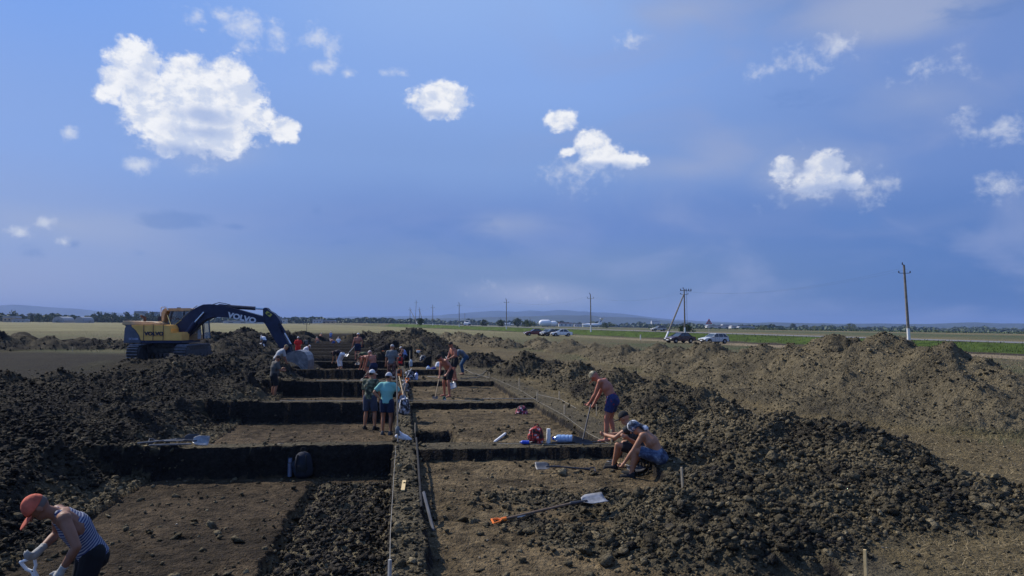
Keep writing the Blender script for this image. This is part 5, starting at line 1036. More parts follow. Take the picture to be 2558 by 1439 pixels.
    if bottom:
        c = MB(); c.cone(pel - S1 * .05 * s, .130 * s, pel + S1 * .055 * s, .126 * s, 14, True, sd_, 1.27)
        for i in (0, 1):
            if blen <= 1:
                e_ = hip[i] + (kn[i] - hip[i]) * blen; c.cone(hip[i], .118 * s, e_, .098 * s, 12, False)
                c.ball(hip[i], .115 * s)
            else:
                c.cone(hip[i], .110 * s, kn[i], .074 * s, 12, True); c.cone(kn[i], .075 * s, kn[i] + (ft[i] - kn[i]) * min(.96, blen - 1), .068 * s, 12, False)
        blob('trousers' if blen > 1 else 'shorts', c, bottom, r_, vox, 2)
    if shoes is not False and (shoes or not far):
        for i in (0, 1):
            c = MB(); sg = -1 if i == 0 else 1; fd = nrm(F + R * sg * .2); c.cone(ft[i] + Z_ * .0 * s - fd * .025 * s, .050 * s, ft[i] - Z_ * .035 * s - fd * .03 * s, .052 * s, 10, True); c.cone(ft[i] - Z_ * .038 * s - fd * .035 * s, .050 * s, ft[i] - Z_ * .050 * s + fd * .16 * s, .038 * s, 10, True, R, 1.15); c.box(ft[i] - Z_ * .078 * s + fd * .06 * s, (.10 * s, .27 * s, .02 * s), mtx=np.array([[R[0], fd[0], 0], [R[1], fd[1], 0], [0, 0, 1]]))
            blob('shoe', c, shoes or cloth('dark_shoe', (.03, .03, .033)), r_, vox, 1)
    if hair or not hat:
        c = MB(); kq = .93 if hat else 1.0; c.ball(hc + hu * (.028 - .012 * (hat is not None)) * s - hf * .018 * s, np.array([.083, .102, .107]) * s * kq, 16, ax, zmin=-.25 if not hat else -.5); blob('hair', c, hair or HR, r_, max(vox * .8, .01), 1)
    if hat:
        c = MB(); c.ball(hc + hu * .030 * s - hf * .004 * s, np.array([.089, .109, .112]) * s, 18, ax, zmin=-.05); blob('cap_crown', c, hat, r_, vox * .8, 1) if not hb else None
        if hb:
            c = MB(); c.ball(hc + hu * .022 * s - hf * .012 * s, np.array([.091, .112, .118]) * s, 18, ax, zmin=-.55); c.cone(hc - hf * .09 * s - hu * .02 * s, .035 * s, hc - hf * .13 * s - hu * .16 * s, .05 * s, 8, True); c.cone(hc - hf * .07 * s - hu * .04 * s + hr * .05 * s, .03 * s, hc - hf * .08 * s - hu * .17 * s + hr * .07 * s, .035 * s, 8, True); blob('headscarf', c, hat, r_, vox * .8, 1)
        else:
            c = MB(); c.ball(hc + hf * (.135 if not brimup else -.12) * s + hu * (.012 if not brimup else .05) * s, np.array([.072, .085, .013]) * s, 16, ax); c.build('cap_brim', brim or hat, r_, smooth=True)
    base_ = np.array([X, Y, zg])
    return dict(root=r_, hands=[base_ + h_ for h_ in hd], F=F, R=R, head=base_ + hc, feet=[base_ + f_ for f_ in ft])
# tools -----------------------------------------------------------------------------------------
WD = mat('tool_wood', (.42, .30, .17), .7, .2, 12); WDD = mat('dark_wood', (.16, .11, .075), .7, .25, 12); ORG = mat('orange_plastic', (.85, .20, .025), .45, .08, 4); BLD = mat('blade_steel', (.27, .27, .28), .42, .3, 9, .2, 20, metal=.35); BLDD = mat('dark_blade', (.06, .06, .065), .5, .3, 8, metal=.4); LBL = mat('label_white', (.75, .74, .72), .6, .05); WPL = mat('white_plastic', (.78, .78, .76), .5, .05)
def tool(a_, b_, label, kind='shovel', shaft=WD, blade=BLD, grip=None, nrm_=(0, 0, 1), r=.017, bl=.30, bw=.24, name=None, sticker=False, group=None):
    """a_ blade tip, b_ grip end (world)"""
    a_ = np.array(a_, float); b_ = np.array(b_, float); o_ = b_.copy(); d = nrm(b_ - a_); n_ = nrm(np.array(nrm_, float) - d * d.dot(np.array(nrm_, float))); sd_ = np.cross(d, n_)
    R_ = root(name or kind, tuple(a_), label, {'hoe': 'hoe', 'pole': 'pole'}.get(kind, kind), group)
    L_ = np.linalg.norm(b_ - a_); b2 = b_ - a_
    if kind == 'shovel':
        V_ = []; F_ = []; nl = 8; nw = 7
        for i in range(nl):
            t = i / (nl - 1); w_ = bw / 2 * (1 if t < .7 else 1 - .55 * ((t - .7) / .3) ** 1.5) 
            for j in range(nw):
                q = (j / (nw - 1) - .5) * 2; V_.append(d * (t * bl) + sd_ * q * w_ + n_ * (.030 * q * q + .035 * (1 - t) ** 2 * 0 + .02 * t))
        top_ = np.array(V_); bot_ = top_ - n_ * .004; n0 = len(V_)
        for i in range(nl - 1):
            for j in range(nw - 1): k_ = i * nw + j; F_.append((k_, k_ + 1, k_ + nw + 1, k_ + nw)); F_.append((n0 + k_, n0 + k_ + nw, n0 + k_ + nw + 1, n0 + k_ + 1))
        for i in range(nl - 1):
            for j in (0, nw - 1): k_ = i * nw + j; F_.append((k_, k_ + nw, k_ + nw + n0, k_ + n0))
        for j in range(nw - 1):
            F_.append((j, j + 1, j + 1 + n0, j + n0)); k_ = (nl - 1) * nw + j; F_.append((k_, k_ + 1, k_ + 1 + n0, k_ + n0))
        m_ = MB(); m_.add(np.vstack([top_, bot_]), F_); bo = m_.build('blade', blade, R_, smooth=True)
        MB().cone(d * (bl - .06) + n_ * .02, r * .9, d * (bl + .17) + n_ * .03, r * 1.35, 10, True).build('socket', BLDD, R_)
        s0 = d * (bl + .12) + n_ * .03
    elif kind == 'hoe':
        m_ = MB(); m_.box((0, 0, 0), (bw, .012, .14), mtx=np.stack([sd_, n_, d], 1)); m_.build('blade', blade, R_); s0 = d * .03
    else: s0 = d * 0
    MB().cone(s0, r, b2 - (d * .12 if grip else 0), r * .95, 10, True).build('shaft', shaft, R_)
    if grip:
        m_ = MB(); e1 = b2 - d * .13; m_.cone(e1 - d * .06, r * 1.5, e1 + d * .01, r * 1.4, 10); w_ = .058
        m_.tube([e1, e1 + d * .05 + sd_ * w_ * .7, e1 + d * .13 + sd_ * w_, e1 + d * .13 - sd_ * w_, e1 + d * .05 - sd_ * w_ * .7, e1], .015); m_.build('grip', grip, R_)
    if sticker: MB().cone(b2 - d * .46, r * 1.03, b2 - d * .34, r * 1.03, 12).build('sticker', LBL, R_)
    return R_
cap_w = cloth('cap_white', (.72, .70, .68), .06); navy = cloth('navy', (.018, .026, .06)); dgrey = cloth('dark_grey', (.045, .055, .085)); blk = cloth('black', (.015, .016, .018)); teal = cloth('teal', (.20, .45, .40), .08, 4); greyc = cloth('grey', (.16, .17, .17)); drab = cloth('drab', (.10, .095, .085)); redc = cloth('red', (.75, .03, .025)); whitec = cloth('white', (.70, .70, .72)); blue = cloth('blue', (.04, .09, .28)); olive = cloth('olive', (.075, .085, .045))
camo = bpy.data.materials.new('camouflage'); camo.use_nodes = True; _t = camo.node_tree; _b = _t.nodes['Principled BSDF']; _b.inputs['Roughness'].default_value = .9
_c = _t.nodes.new('ShaderNodeTexCoord'); _n = _t.nodes.new('ShaderNodeTexNoise'); _n.inputs['Scale'].default_value = 11; _n.inputs['Detail'].default_value = 3; _t.links.new(_c.outputs['Object'], _n.inputs['Vector'])
_r = _t.nodes.new('ShaderNodeValToRGB'); _r.color_ramp.interpolation = 'CONSTANT'
while len(_r.color_ramp.elements) < 4: _r.color_ramp.elements.new(.5)
for e_, (p_, c_) in zip(_r.color_ramp.elements, [(0, (.02, .025, .02, 1)), (.44, (.055, .07, .04, 1)), (.52, (.12, .13, .075, 1)), (.62, (.24, .24, .17, 1))]): e_.position = p_; e_.color = c_
_t.links.new(_n.outputs[0], _r.inputs[0]); _t.links.new(_r.outputs[0], _b.inputs['Base Color'])
def vary(m, name, colors):
    n = m.copy(); n.name = name
    for nn_ in n.node_tree.nodes:
        if nn_.type == 'VALTORGB':
            for e_, c_ in zip(nn_.color_ramp.elements, colors): e_.color = c_
    return n
camo_cap = vary(camo, 'camo_cap', [(.12, .11, .07, 1), (.30, .27, .17, 1), (.45, .40, .27, 1), (.55, .50, .36, 1)]); band_m = vary(camo, 'patterned_scarf', [(.02, .03, .05, 1), (.10, .13, .18, 1), (.55, .58, .62, 1), (.75, .76, .78, 1)]); redcamo = vary(camo, 'rusty_camo', [(.05, .03, .025, 1), (.13, .065, .05, 1), (.22, .11, .085, 1), (.30, .17, .13, 1)])
jeans = vary(camo, 'blue_white_shorts', [(.025, .035, .07, 1), (.045, .065, .12, 1), (.09, .12, .19, 1), (.17, .21, .27, 1)])
stripe = bpy.data.materials.new('striped_vest'); stripe.use_nodes = True; _t = stripe.node_tree; _b = _t.nodes['Principled BSDF']; _b.inputs['Roughness'].default_value = .9
_c = _t.nodes.new('ShaderNodeTexCoord'); _fa = math.radians(135); _le = math.radians(42); _d = _t.nodes.new('ShaderNodeVectorMath'); _d.operation = 'DOT_PRODUCT'; _t.links.new(_c.outputs['Object'], _d.inputs[0]); _d.inputs[1].default_value = (-math.sin(_fa) * math.sin(_le), math.cos(_fa) * math.sin(_le), math.cos(_le))
_q = _t.nodes.new('ShaderNodeMath'); _q.operation = 'MULTIPLY'; _q.inputs[1].default_value = 6.283 / .024; _t.links.new(_d.outputs['Value'], _q.inputs[0]); _n = _t.nodes.new('ShaderNodeTexNoise'); _n.inputs['Scale'].default_value = 7; _t.links.new(_c.outputs['Object'], _n.inputs['Vector'])
_n2 = _t.nodes.new('ShaderNodeMath'); _n2.operation = 'MULTIPLY_ADD'; _n2.inputs[1].default_value = 5; _t.links.new(_n.outputs[0], _n2.inputs[0]); _t.links.new(_q.outputs[0], _n2.inputs[2]); _w = _t.nodes.new('ShaderNodeMath'); _w.operation = 'SINE'; _t.links.new(_n2.outputs[0], _w.inputs[0])
_r = _t.nodes.new('ShaderNodeValToRGB'); _r.color_ramp.elements[0].position = .05; _r.color_ramp.elements[1].position = .35; _r.color_ramp.elements[0].color = (.03, .045, .13, 1); _r.color_ramp.elements[1].color = (.28, .30, .34, 1); _t.links.new(_w.outputs[0], _r.inputs[0]); _t.links.new(_r.outputs[0], _b.inputs['Base Color'])
redcap = cloth('faded_red', (.52, .12, .07), .3, 9)
# near man, bending to the left
PN = person(203, 7.15, 128, 'man bending in the near left corner, red cap and striped sleeveless vest', ph=.95, pf=-.14, lean=38, feet=((-.16, .05), (.16, .0)), hands=((-.24, .14, .88), (.14, .26, 1.0)), hp=58, top=stripe, tank=True, bottom=cloth('black_trousers', (.012, .012, .014)), blen=1.9, hat=redcap, skin=mat('skin_dark_tan', (.24, .115, .07), .6, .15, 6, spec=.3), hair=cloth('grey_hair', (.12, .10, .09)), gloves=cloth('glove_white', (.36, .35, .32)), s=1.0, eh=((-.8, -.5, .0), (.9, -.3, -.8)), z=-.60, vox=.009)
h_ = PN['hands'][1]
T_ = tool((h_[0] + .30, h_[1] + .10, -.60), (h_[0] - .06, h_[1] - .08, h_[2] - .06), 'shovel with white D-shaped grip held by the near bending man', grip=WPL, shaft=BLDD, blade=BLDD, nrm_=(.2, -1, 0))
# two men standing in the second square
person(926, 22.6, -12, 'man in camouflage shirt and white cap standing with back turned', ph=.93, hands=((-.24, .10, .78), (.22, .16, .85)), hp=8, hyaw=20, top=camo, sleeves=.55, bottom=dgrey, blen=.92, hat=cap_w, shoes=blk, feet=((-.14, -.02), (.15, .03)), s=1.02, hair=HR)
person(968, 21.6, -8, 'man in pale teal shirt and light cap with hand on hip', ph=.93, hands=((-.17, -.02, .98), (.24, .30, 1.02)), eh=((-1, -.5, -.1), (1, -.3, -.6)), hp=8, hyaw=30, top=teal, sleeves=.5, bottom=navy, blen=.7, hat=cloth('cap_grey', (.55, .54, .55)), shoes=cloth('grey_shoe', (.10, .10, .10)), feet=((-.11, .0), (.11, .02)), s=1.02, hair=HR)
# man raking at the right edge
Pm = person(1520, 16.4, 66, 'shirtless tanned man in camouflage cap and blue shorts raking soil', ph=.92, pf=-.10, lean=34, hands=((-.06, .40, .84), (.10, .44, .62)), hp=58, feet=((-.12, .02), (.12, -.08)), bottom=vary(jeans, 'royal_shorts', [(.015, .02, .07, 1), (.02, .03, .12, 1), (.02, .03, .10, 1), (.25, .03, .05, 1)]), blen=.62, hat=camo_cap, skin=SK2, shoes=False, s=.98, gloves=None)
ha, hb_ = Pm['hands']; g_ = on_z(1470, 1092, .02)
dv = nrm(np.array(ha) - np.array([ha[0] - .22, 16.0, .0])); tool((ha[0] - .20, 16.05, gz(ha[0] - .2, 16.05) + .06), tuple(np.array(hb_) * .5 + np.array(ha) * .5 + np.array([.02, .0, .16])), 'long-handled rake held upright by the man in the camouflage cap', 'hoe', shaft=BLDD, blade=BLDD, bw=.42, nrm_=(0, -1, 0))
# seated pair
person(1592, 13.9, 68, 'shirtless seated man in patterned headscarf reaching towards the ground', ph=.38, pf=-.40, lean=40, feet=((-.20, .06), (.08, .12)), hands=((-.22, .22, .20), (.02, .18, .66)), hp=52, bottom=jeans, blen=.8, hat=band_m, hb=True, shoes=blk, s=1.03, z=-.23, eh=((-.6, 0, -.8), (.6, .2, -.8)))
person(1556, 14.6, 66, 'seated man in black cap and dark vest with clasped hands', ph=.38, pf=-.36, lean=30, feet=((-.12, .14), (.10, .20)), hands=((-.05, .30, .62), (.04, .32, .62)), hp=24, bottom=blk, blen=.8, top=cloth('charcoal', (.03, .033, .035)), sleeves=.2, hat=blk, shoes=blk, s=1.0, z=-.22)
# man with the grey shirt at the left
person(684, 31.4, -50, 'man in dark grey long shirt standing with arms folded at left trench corner', ph=.92, lean=8, hands=((.0, .34, 1.15), (.10, .36, 1.08)), hp=28, top=drab, sleeves=.55, bottom=blk, blen=1.0, s=1.04, z=-.62, hair=cloth('brown_hair', (.06, .035, .025)))
person(690, 35.2, -60, 'fair-haired man in pale grey shirt bending behind the dark grey shirt', ph=.9, lean=40, hands=((-.1, .5, .6), (.1, .5, .6)), hp=40, top=cloth('pale_grey', (.40, .40, .40)), sleeves=.6, bottom=drab, blen=1.9, hair=cloth('fair_hair', (.32, .23, .12)))
# man with hoe in the middle
Ph = person(1117, 28.3, 128, 'shirtless man in black shorts hoeing on the lit trench floor', ph=.90, pf=-.10, lean=36, hands=((-.30, .20, .84), (-.02, .34, .55)), hp=55, feet=((-.18, .0), (.22, -.05)), bottom=blk, blen=.75, skin=SK2, s=1.04)
h0, h1 = Ph['hands']; dd = nrm(h1 - h0) if h1[2] < h0[2] else nrm(h0 - h1)
up_ = h0 if h0[2] > h1[2] else h1; lw_ = h1 if h0[2] > h1[2] else h0
tip = at(1087, 1000, 27.6); tip.z = gz(tip.x, 27.6) + .04
tool(tuple(tip), tuple(np.array(lw_) + nrm(np.array(lw_) - np.array(tip)) * .62), 'wooden-handled hoe held by the man hoeing the lit floor', 'hoe', shaft=WD, blade=BLDD, bw=.2)
P7 = person(1137, 33.3, 120, 'shirtless dark-haired man with shirt over shoulder holding a spade', ph=.9, lean=16, hands=((-.16, .36, .95), (.14, .36, .85)), hp=20, bottom=blk, blen=.75, skin=SK2, s=1.02)
tip = at(1133, 976, 31.9); tip.z = gz(tip.x, 31.9) + .02
tool(tuple(tip), tuple(P7['hands'][1] + np.array([0, 0, .18])), 'spade with grey blade stood on the floor before the dark-haired man', shaft=BLD, blade=BLD, nrm_=(0, -1, .1), bw=.30, bl=.34)
person(1157, 37.6, 100, 'man in dark grey shirt and blue jeans bending at right of the group', ph=.86, pf=-.12, lean=55, hands=((-.15, .45, .45), (.12, .45, .40)), hp=70, top=cloth('slate', (.10, .12, .15)), sleeves=.5, bottom=cloth('blue_jeans', (.03, .07, .13)), blen=1.9)
person(978, 35.8, -4, 'man in grey shirt and rusty camouflage trousers standing on the balk', ph=.95, hands=((-.27, .06, .82), (.28, .08, .80)), hp=10, top=greyc, sleeves=.5, bottom=redcamo, blen=1.9, hat=cloth('cap_pale', (.42, .40, .38)), s=1.06, z=-.35)
P10 = person(932, 35.4, 40, 'shirtless man in pale cap and black shorts bending with a shovel', ph=.90, pf=-.06, lean=26, hands=((-.25, .30, .72), (.10, .42, .62)), hp=45, bottom=navy, blen=.6, hat=cloth('cap_pink', (.50, .42, .40)), z=-.40, skin=SK2, s=1.02)
tool(tuple(np.array(P10['hands'][1]) + np.array([-.45, -.35, -.75])), tuple(np.array(P10['hands'][1]) + np.array([.10, .08, .18])), 'dark-handled shovel held by the man in the pale pink cap', shaft=BLDD, blade=BLDD)
P11 = person(921, 39.2, 75, 'orange-tanned shirtless man bending low with his head down', ph=.86, pf=-.15, lean=72, hands=((-.15, .45, .35), (.15, .45, .30)), hp=95, bottom=drab, blen=.8, z=-.3, skin=SK2)
P12 = person(914, 42.8, 80, 'man in olive shirt bending over with a short spade', ph=.88, pf=-.15, lean=78, hands=((-.15, .55, .35), (.12, .5, .32)), hp=100, top=olive, sleeves=.5, bottom=blk, blen=.8, z=-.28)
tool(tuple(at(893, 912, 42) - Vector((0, 0, 0))), tuple(np.array(P12['hands'][0]) + np.array([.1, .05, .2])), 'short spade used by the man in the olive shirt', shaft=WDD, blade=BLDD)
P13 = person(893, 51.5, 5, 'shirtless man in white cap and blue shorts with a long shovel', ph=.93, hands=((-.35, .05, .85), (.25, .1, .9)), hp=12, bottom=navy, blen=.85, hat=cap_w, skin=SK2, s=1.05, z=.0)
tool(tuple(at(864, 891, 50.5)), tuple(np.array(P13['hands'][0]) + np.array([.25, .1, .15])), 'long shovel slanting left from the man in white cap and blue shorts', shaft=mat('pale_shaft', (.45, .43, .40), .6, .1), blade=BLD)
P14 = person(851, 48.0, 70, 'man in dark shirt and white trousers bending beside the cross-shaped stake', ph=.88, pf=-.1, lean=82, hands=((-.15, .45, .4), (.1, .35, .4)), hp=100, top=cloth('maroon_black', (.03, .02, .025)), sleeves=.5, bottom=whitec, blen=1.8, s=1.08)
P15 = person(1010, 57, 72, 'man in white cap and blue sleeveless shirt leaning on a pole', ph=.88, pf=-.1, lean=30, hands=((-.1, .40, .95), (.05, .42, .75)), hp=45, top=cloth('pale_blue', (.22, .30, .55)), tank=True, bottom=navy, blen=.85, hat=cap_w, s=1.0)
tool(tuple(np.array(P15['hands'][0]) + np.array([.0, -.2, -1.1])), tuple(np.array(P15['hands'][0]) + np.array([.0, .02, .15])), 'long pole held by the man in the blue sleeveless shirt', 'pole', shaft=mat('pale_shaft', (0, 0, 0)))
person(744, 60.5, 20, 'worker dressed all in red with a white cap beside the bucket', ph=.93, hands=((-.1, .25, 1.0), (.15, .25, 1.0)), hp=15, top=redc, sleeves=.5, bottom=redc, blen=1.9, hat=cap_w, s=1.05, z=-.45)
person(757, 62.5, -60, 'worker in pale shirt bending right beside the red-clothed worker', ph=.88, lean=45, hands=((-.1, .5, .5), (.1, .5, .5)), hp=55, top=whitec, sleeves=.9, bottom=navy, blen=1.8, hat=cap_w)
person(661, 69, 50, 'worker in white shirt bending near the white bag left of the stick', ph=.80, lean=55, hands=((-.1, .5, .4), (.1, .5, .4)), hp=60, top=whitec, sleeves=.9, bottom=dgrey, blen=1.8, hat=cap_w)
person(708, 68, -30, 'worker in white shirt seen behind the excavator stick', ph=.85, lean=35, hands=((-.1, .4, .6), (.1, .4, .6)), hp=45, top=whitec, sleeves=.6, bottom=dgrey, blen=1.8, hat=cap_w)
for (px, Y, fa, pht, ln, tp_, bt_, lb) in [(793, 92, 30, .85, 35, None, drab, 'distant shirtless worker bending among the far rows'), (799, 112, -20, .9, 15, None, navy, 'distant shirtless worker standing behind the bending one'), (825, 126, 0, .93, 5, cloth('pale_blue', (0, 0, 0)), blue, 'farthest standing worker in pale shirt and blue shorts'), (833, 96, 60, .8, 60, None, blue, 'distant worker bending over blue cloth in the far rows'),
                                          (845, 94, 20, .75, 25, whitec, drab, 'distant crouching worker in white at the right end of the far rows'), (765, 88, 40, .8, 40, drab, drab, 'distant worker in dark clothes bending at left of the far rows')]:
    person(px, Y, fa, lb, ph=pht, lean=ln, hands=((-.2, .3, .7), (.2, .3, .7)), hp=ln + 10, top=tp_, bottom=bt_, blen=.9, hat=cap_w if Y > 90 else None, skin=SK2)
# ------------------------------------------------------------------ tools lying about
def gp(px, py, z0=0.0):
    z = z0
    for _ in range(6): p = on_z(px, py, z); z = gz(p.x, p.y) + z0
    p.z = z; return p
a_ = gp(1512, 1248, .20); b_ = gp(1231, 1303, .03)
tool(tuple(a_), tuple(b_), 'shovel with orange D-grip lying on the near clods', shaft=WDD, blade=BLD, grip=ORG, nrm_=(-.25, -.35, 1), bl=.34, bw=.27, r=.019, sticker=True)
a_ = gp(1338, 1166, .10); b_ = gp(1486, 1172, .05); tool(tuple(a_), tuple(b_), 'black shovel lying across the lit trench floor', shaft=BLDD, blade=mat('dull_steel', (.12, .12, .125), .5, .3, 8, metal=.3), grip=BLDD, nrm_=(.1, -.5, 1), bl=.26, bw=.22)
a_ = gp(1600, 1178, .06); b_ = gp(1523, 1152, .04); tool(tuple(a_), tuple(b_), 'black-bladed shovel lying at the feet of the seated men', shaft=WD, blade=BLDD, grip=BLDD, nrm_=(0, -.7, 1), bl=.36, bw=.28)
for (p0, p1, lb, gr, bd) in [((522, 1103), (372, 1102), 'shiny-bladed shovel lying on the left balk edge', BLDD, BLD), ((500, 1096), (345, 1107), 'dark shovel beneath the shiny one on the left balk', None, BLDD), ((476, 1109), (374, 1112), 'short bar lying nearest the left balk edge', None, None)]:
    a_ = on_z(*p0, .10); b_ = on_z(*p1, .12); tool(tuple(a_), tuple(b_), lb, 'shovel' if bd else 'pole', shaft=mat('grey_shaft', (.20, .19, .18), .5, .15), blade=bd, grip=gr, nrm_=(0, -.9, 1))
for (p0, p1, lb, gr) in [((1122, 1101), (1330, 1104), 'black-handled tool with orange grip lying along the right balk', ORG), ((1380, 1106), (1500, 1104), 'dark handle lying on the balk right of the water bottle', None), ((1052, 1098), (1105, 1101), 'dark bar lying beside the white bag', None)]:
    b_ = gp(*p0, .04); a_ = gp(*p1, .04); tool(tuple(a_), tuple(b_), lb, 'pole', shaft=BLDD, grip=gr)
for (p0, p1, Y0, Y1, lb, gr) in [((1003, 1008), (1018, 945), 23.2, 24.4, 'spade with orange grip leaning across the central balk', ORG), ((1012, 1006), (997, 940), 25.0, 25.6, 'long wooden handle leaning beside the balk pole', None), ((1022, 972), (1004, 985), 26.5, 25.5, 'short spade with orange grip lying on the central balk', ORG)]:
    a_ = gp(*p0, .03); b_ = at(*p1, Y1); b_.z = max(b_.z, gz(b_.x, b_.y) + .05); tool(tuple(a_), tuple(b_), lb, shaft=WDD if gr else WD, grip=gr, nrm_=(0, -1, .3))
a_ = gp(1100, 945, .04); b_ = gp(1068, 941, .05); tool(tuple(a_), tuple(b_), 'dark shovel lying on the balk behind the hoeing man', shaft=mat('grey_shaft', (0, 0, 0)), blade=BLDD)
a_ = gp(1150, 946, .05); b_ = gp(1222, 940, .05); tool(tuple(a_), tuple(b_), 'long dark bar lying by the far corner peg', 'pole', shaft=BLDD)
a_ = gp(1205, 998, .04); b_ = gp(1338, 996, .05); tool(tuple(a_), tuple(b_), 'long dark bar lying on the balk left of the corner peg', 'pole', shaft=BLDD)
a_ = gp(1012, 893, .05); b_ = gp(1028, 898, .05); tool(tuple(a_), tuple(b_), 'small pale shovel lying behind the water bottle', shaft=mat('pale_shaft', (0, 0, 0)), blade=BLD)
# ------------------------------------------------------------------ stakes and strings
SW = mat('stake_wood', (.50, .40, .26), .8, .2, 15)
def stake(px, pyt, pyb, label, w=.035, ptx=None, m=None, zoff=0, kind='wooden_stake', Y=None, cat='stake'):
    p = gp(px, pyb) if Y is None else at(px, pyb, Y); t_ = at(ptx if ptx is not None else px, pyt, p.y); r_ = tag(None, None) if False else None
    d = t_ - p; mb = MB(); mb.cone((0, 0, -.25), w * .7, tuple(d), w * .62, 4); o = mb.build(kind, m or SW, None); o.location = p
    tag(o, label, cat, 'marker stakes of the excavation grid'); return t_, p
stake(2167, 1373, 1470, 'pale yellow square stake at the bottom right', .03, 2160, mat('fresh_wood', (.62, .46, .22), .7, .15, 12), Y=7.6)
stake(1708, 1167, 1206, 'weathered stake leaning in the clods right of the seated men', .03, 1702)
stake(1297, 945, 971, 'stake in the soil above the right trench corner'); stake(1342, 979, 999, 'short corner peg at the right end of the second balk'); stake(1397, 978, 998, 'stake right of the corner peg by the dark clods'); stake(1410, 1012, 1036, 'stake beside the string along the right trench edge'); stake(1528, 1073, 1104, 'stake between the raking man and the seated men', .035, 1527)
stake(1490, 1010, 1040, 'short stake just left of the raking man', .02)
stake(614, 975, 1001, 'stake at the left end of the second balk'); stake(181, 866, 879, 'small stake on the level ground below the left bank', .05); stake(1222, 930, 945, 'peg at the far right corner of the third square'); stake(1076, 895, 912, 'thin peg left of the dark bag', .03); stake(1103, 906, 918, 'pale peg beside the white bag on the far floor', .04)
stake(1024, 876, 890, 'thin stake right of the man in the blue sleeveless shirt', .03); stake(870, 852, 862, 'pale peg among the far rows, right side', .04); stake(880, 842, 850, 'pale peg at the right end of the far rows', .05)
stake(691, 866, 878, 'thin stake left of the excavator bucket', .04)
t1, b1 = stake(995, 925, 1112, 'tall pale pole standing on the central balk edge', .022, 991, mat('grey_pole', (.36, .31, .25), .7, .15), Y=15.9, cat='pole', kind='survey_pole')
t2, b2 = stake(1014, 915, 1000, 'second thin pole behind the tall pale pole', .02, 1006, mat('grey_pole', (0, 0, 0)), Y=24.6, cat='pole', kind='survey_pole')
stake(1037, 1056, 1096, 'white-topped stake on the balk left of the lit floor', .02, 1037)
t3, b3 = stake(972, 1398, 1460, 'pale square stake at the near end of the balk', .03, 974, mat('pale_stake', (.42, .40, .36), .7, .1))
r_ = root('cross_stake', gp(810, 905), 'cross-shaped wooden marker on the far balk', 'marker'); MB().cone((0, 0, -.2), .03, (.05, 0, .42), .03, 5).build('upright', SW, r_); MB().cone((-.28, 0, .19), .025, (.25, 0, .21), .025, 5).build('crossbar', SW, r_)
def rod(p0, p1, label, r=.018, m=None, z0=.3, z1=.02, kind='metal_rod'):
    a_ = gp(*p0); b_ = gp(*p1); a_.z += z0; b_.z += z1; o = MB().tube([(0, 0, 0), tuple(b_ - a_)], r).build(kind, m or BLDD, None); o.location = a_; return tag(o, label, 'rod')
a_ = on_z(1040, 1094, .03); b_ = on_z(1053, 1266, .0); o = MB().tube([(0, 0, 0), tuple(b_ - a_)], .02).build('metal_rod', mat('matt_black', (.012, .012, .013), .9, .1), None); o.location = a_; tag(o, 'long dark rod lying down the right side of the balk', 'rod')
rod((1058, 1280), (1082, 1324), 'short plank-like rod leaning against the balk wall', z0=.3, z1=.02, r=.022, m=mat('grey_rod', (.09, .09, .095), .5, .2))
STR = mat('white_string', (.30, .28, .24), .8, .1)
def string(pts, label, r=.006):
    o = MB().tube([tuple(Vector(p) - Vector(pts[0])) for p in pts], r, 5).build('guide_string', STR, None); o.location = pts[0]; tag(o, label, 'string', 'guide strings of the excavation grid')
def g0(pl, z=.05): return [on_z(x, y, z) for x, y in pl]
def gs(pl, dz=.06): return [gp(x, y, dz) for x, y in pl]
string([t3 + Vector((0, 0, -.03))] + gs([(975, 1330), (980, 1250), (985, 1170), (989, 1115)], .08), 'white string running along the left edge of the central balk', .0035)
string(gs([(992, 1103), (900, 1108), (800, 1112), (700, 1108), (620, 1116), (560, 1115), (500, 1116)], .03), 'slack white string along the left balk edge', .005)
string(gs([(1040, 1094), (1100, 1102), (1250, 1107), (1400, 1110), (1520, 1108)], .02), 'thin string along the front of the right balk', .005)
string(gs([(1228, 955), (1300, 990), (1340, 1000), (1410, 1038), (1470, 1075), (1522, 1108)], .06), 'pale string along the right edge of the right-hand squares', .003)
string(gs([(1340, 985), (1400, 998), (1440, 999)], .05), 'short string running right from the corner peg', .005)
string(g0([(700, 1001), (760, 1001), (900, 1001), (990, 1000), (1100, 1000), (1200, 1001)], .03), 'pale string along the second balk', .007)
string(g0([(790, 950), (850, 951), (990, 950)], .03), 'pale string along the third balk', .008)
string(gs([(1150, 917), (1180, 932), (1222, 944)], .08), 'string running to the far right corner peg', .006)
string(gs([(1150, 946), (1190, 944), (1222, 936)], .05), 'string lying beside the dark bar near the far corner', .006)
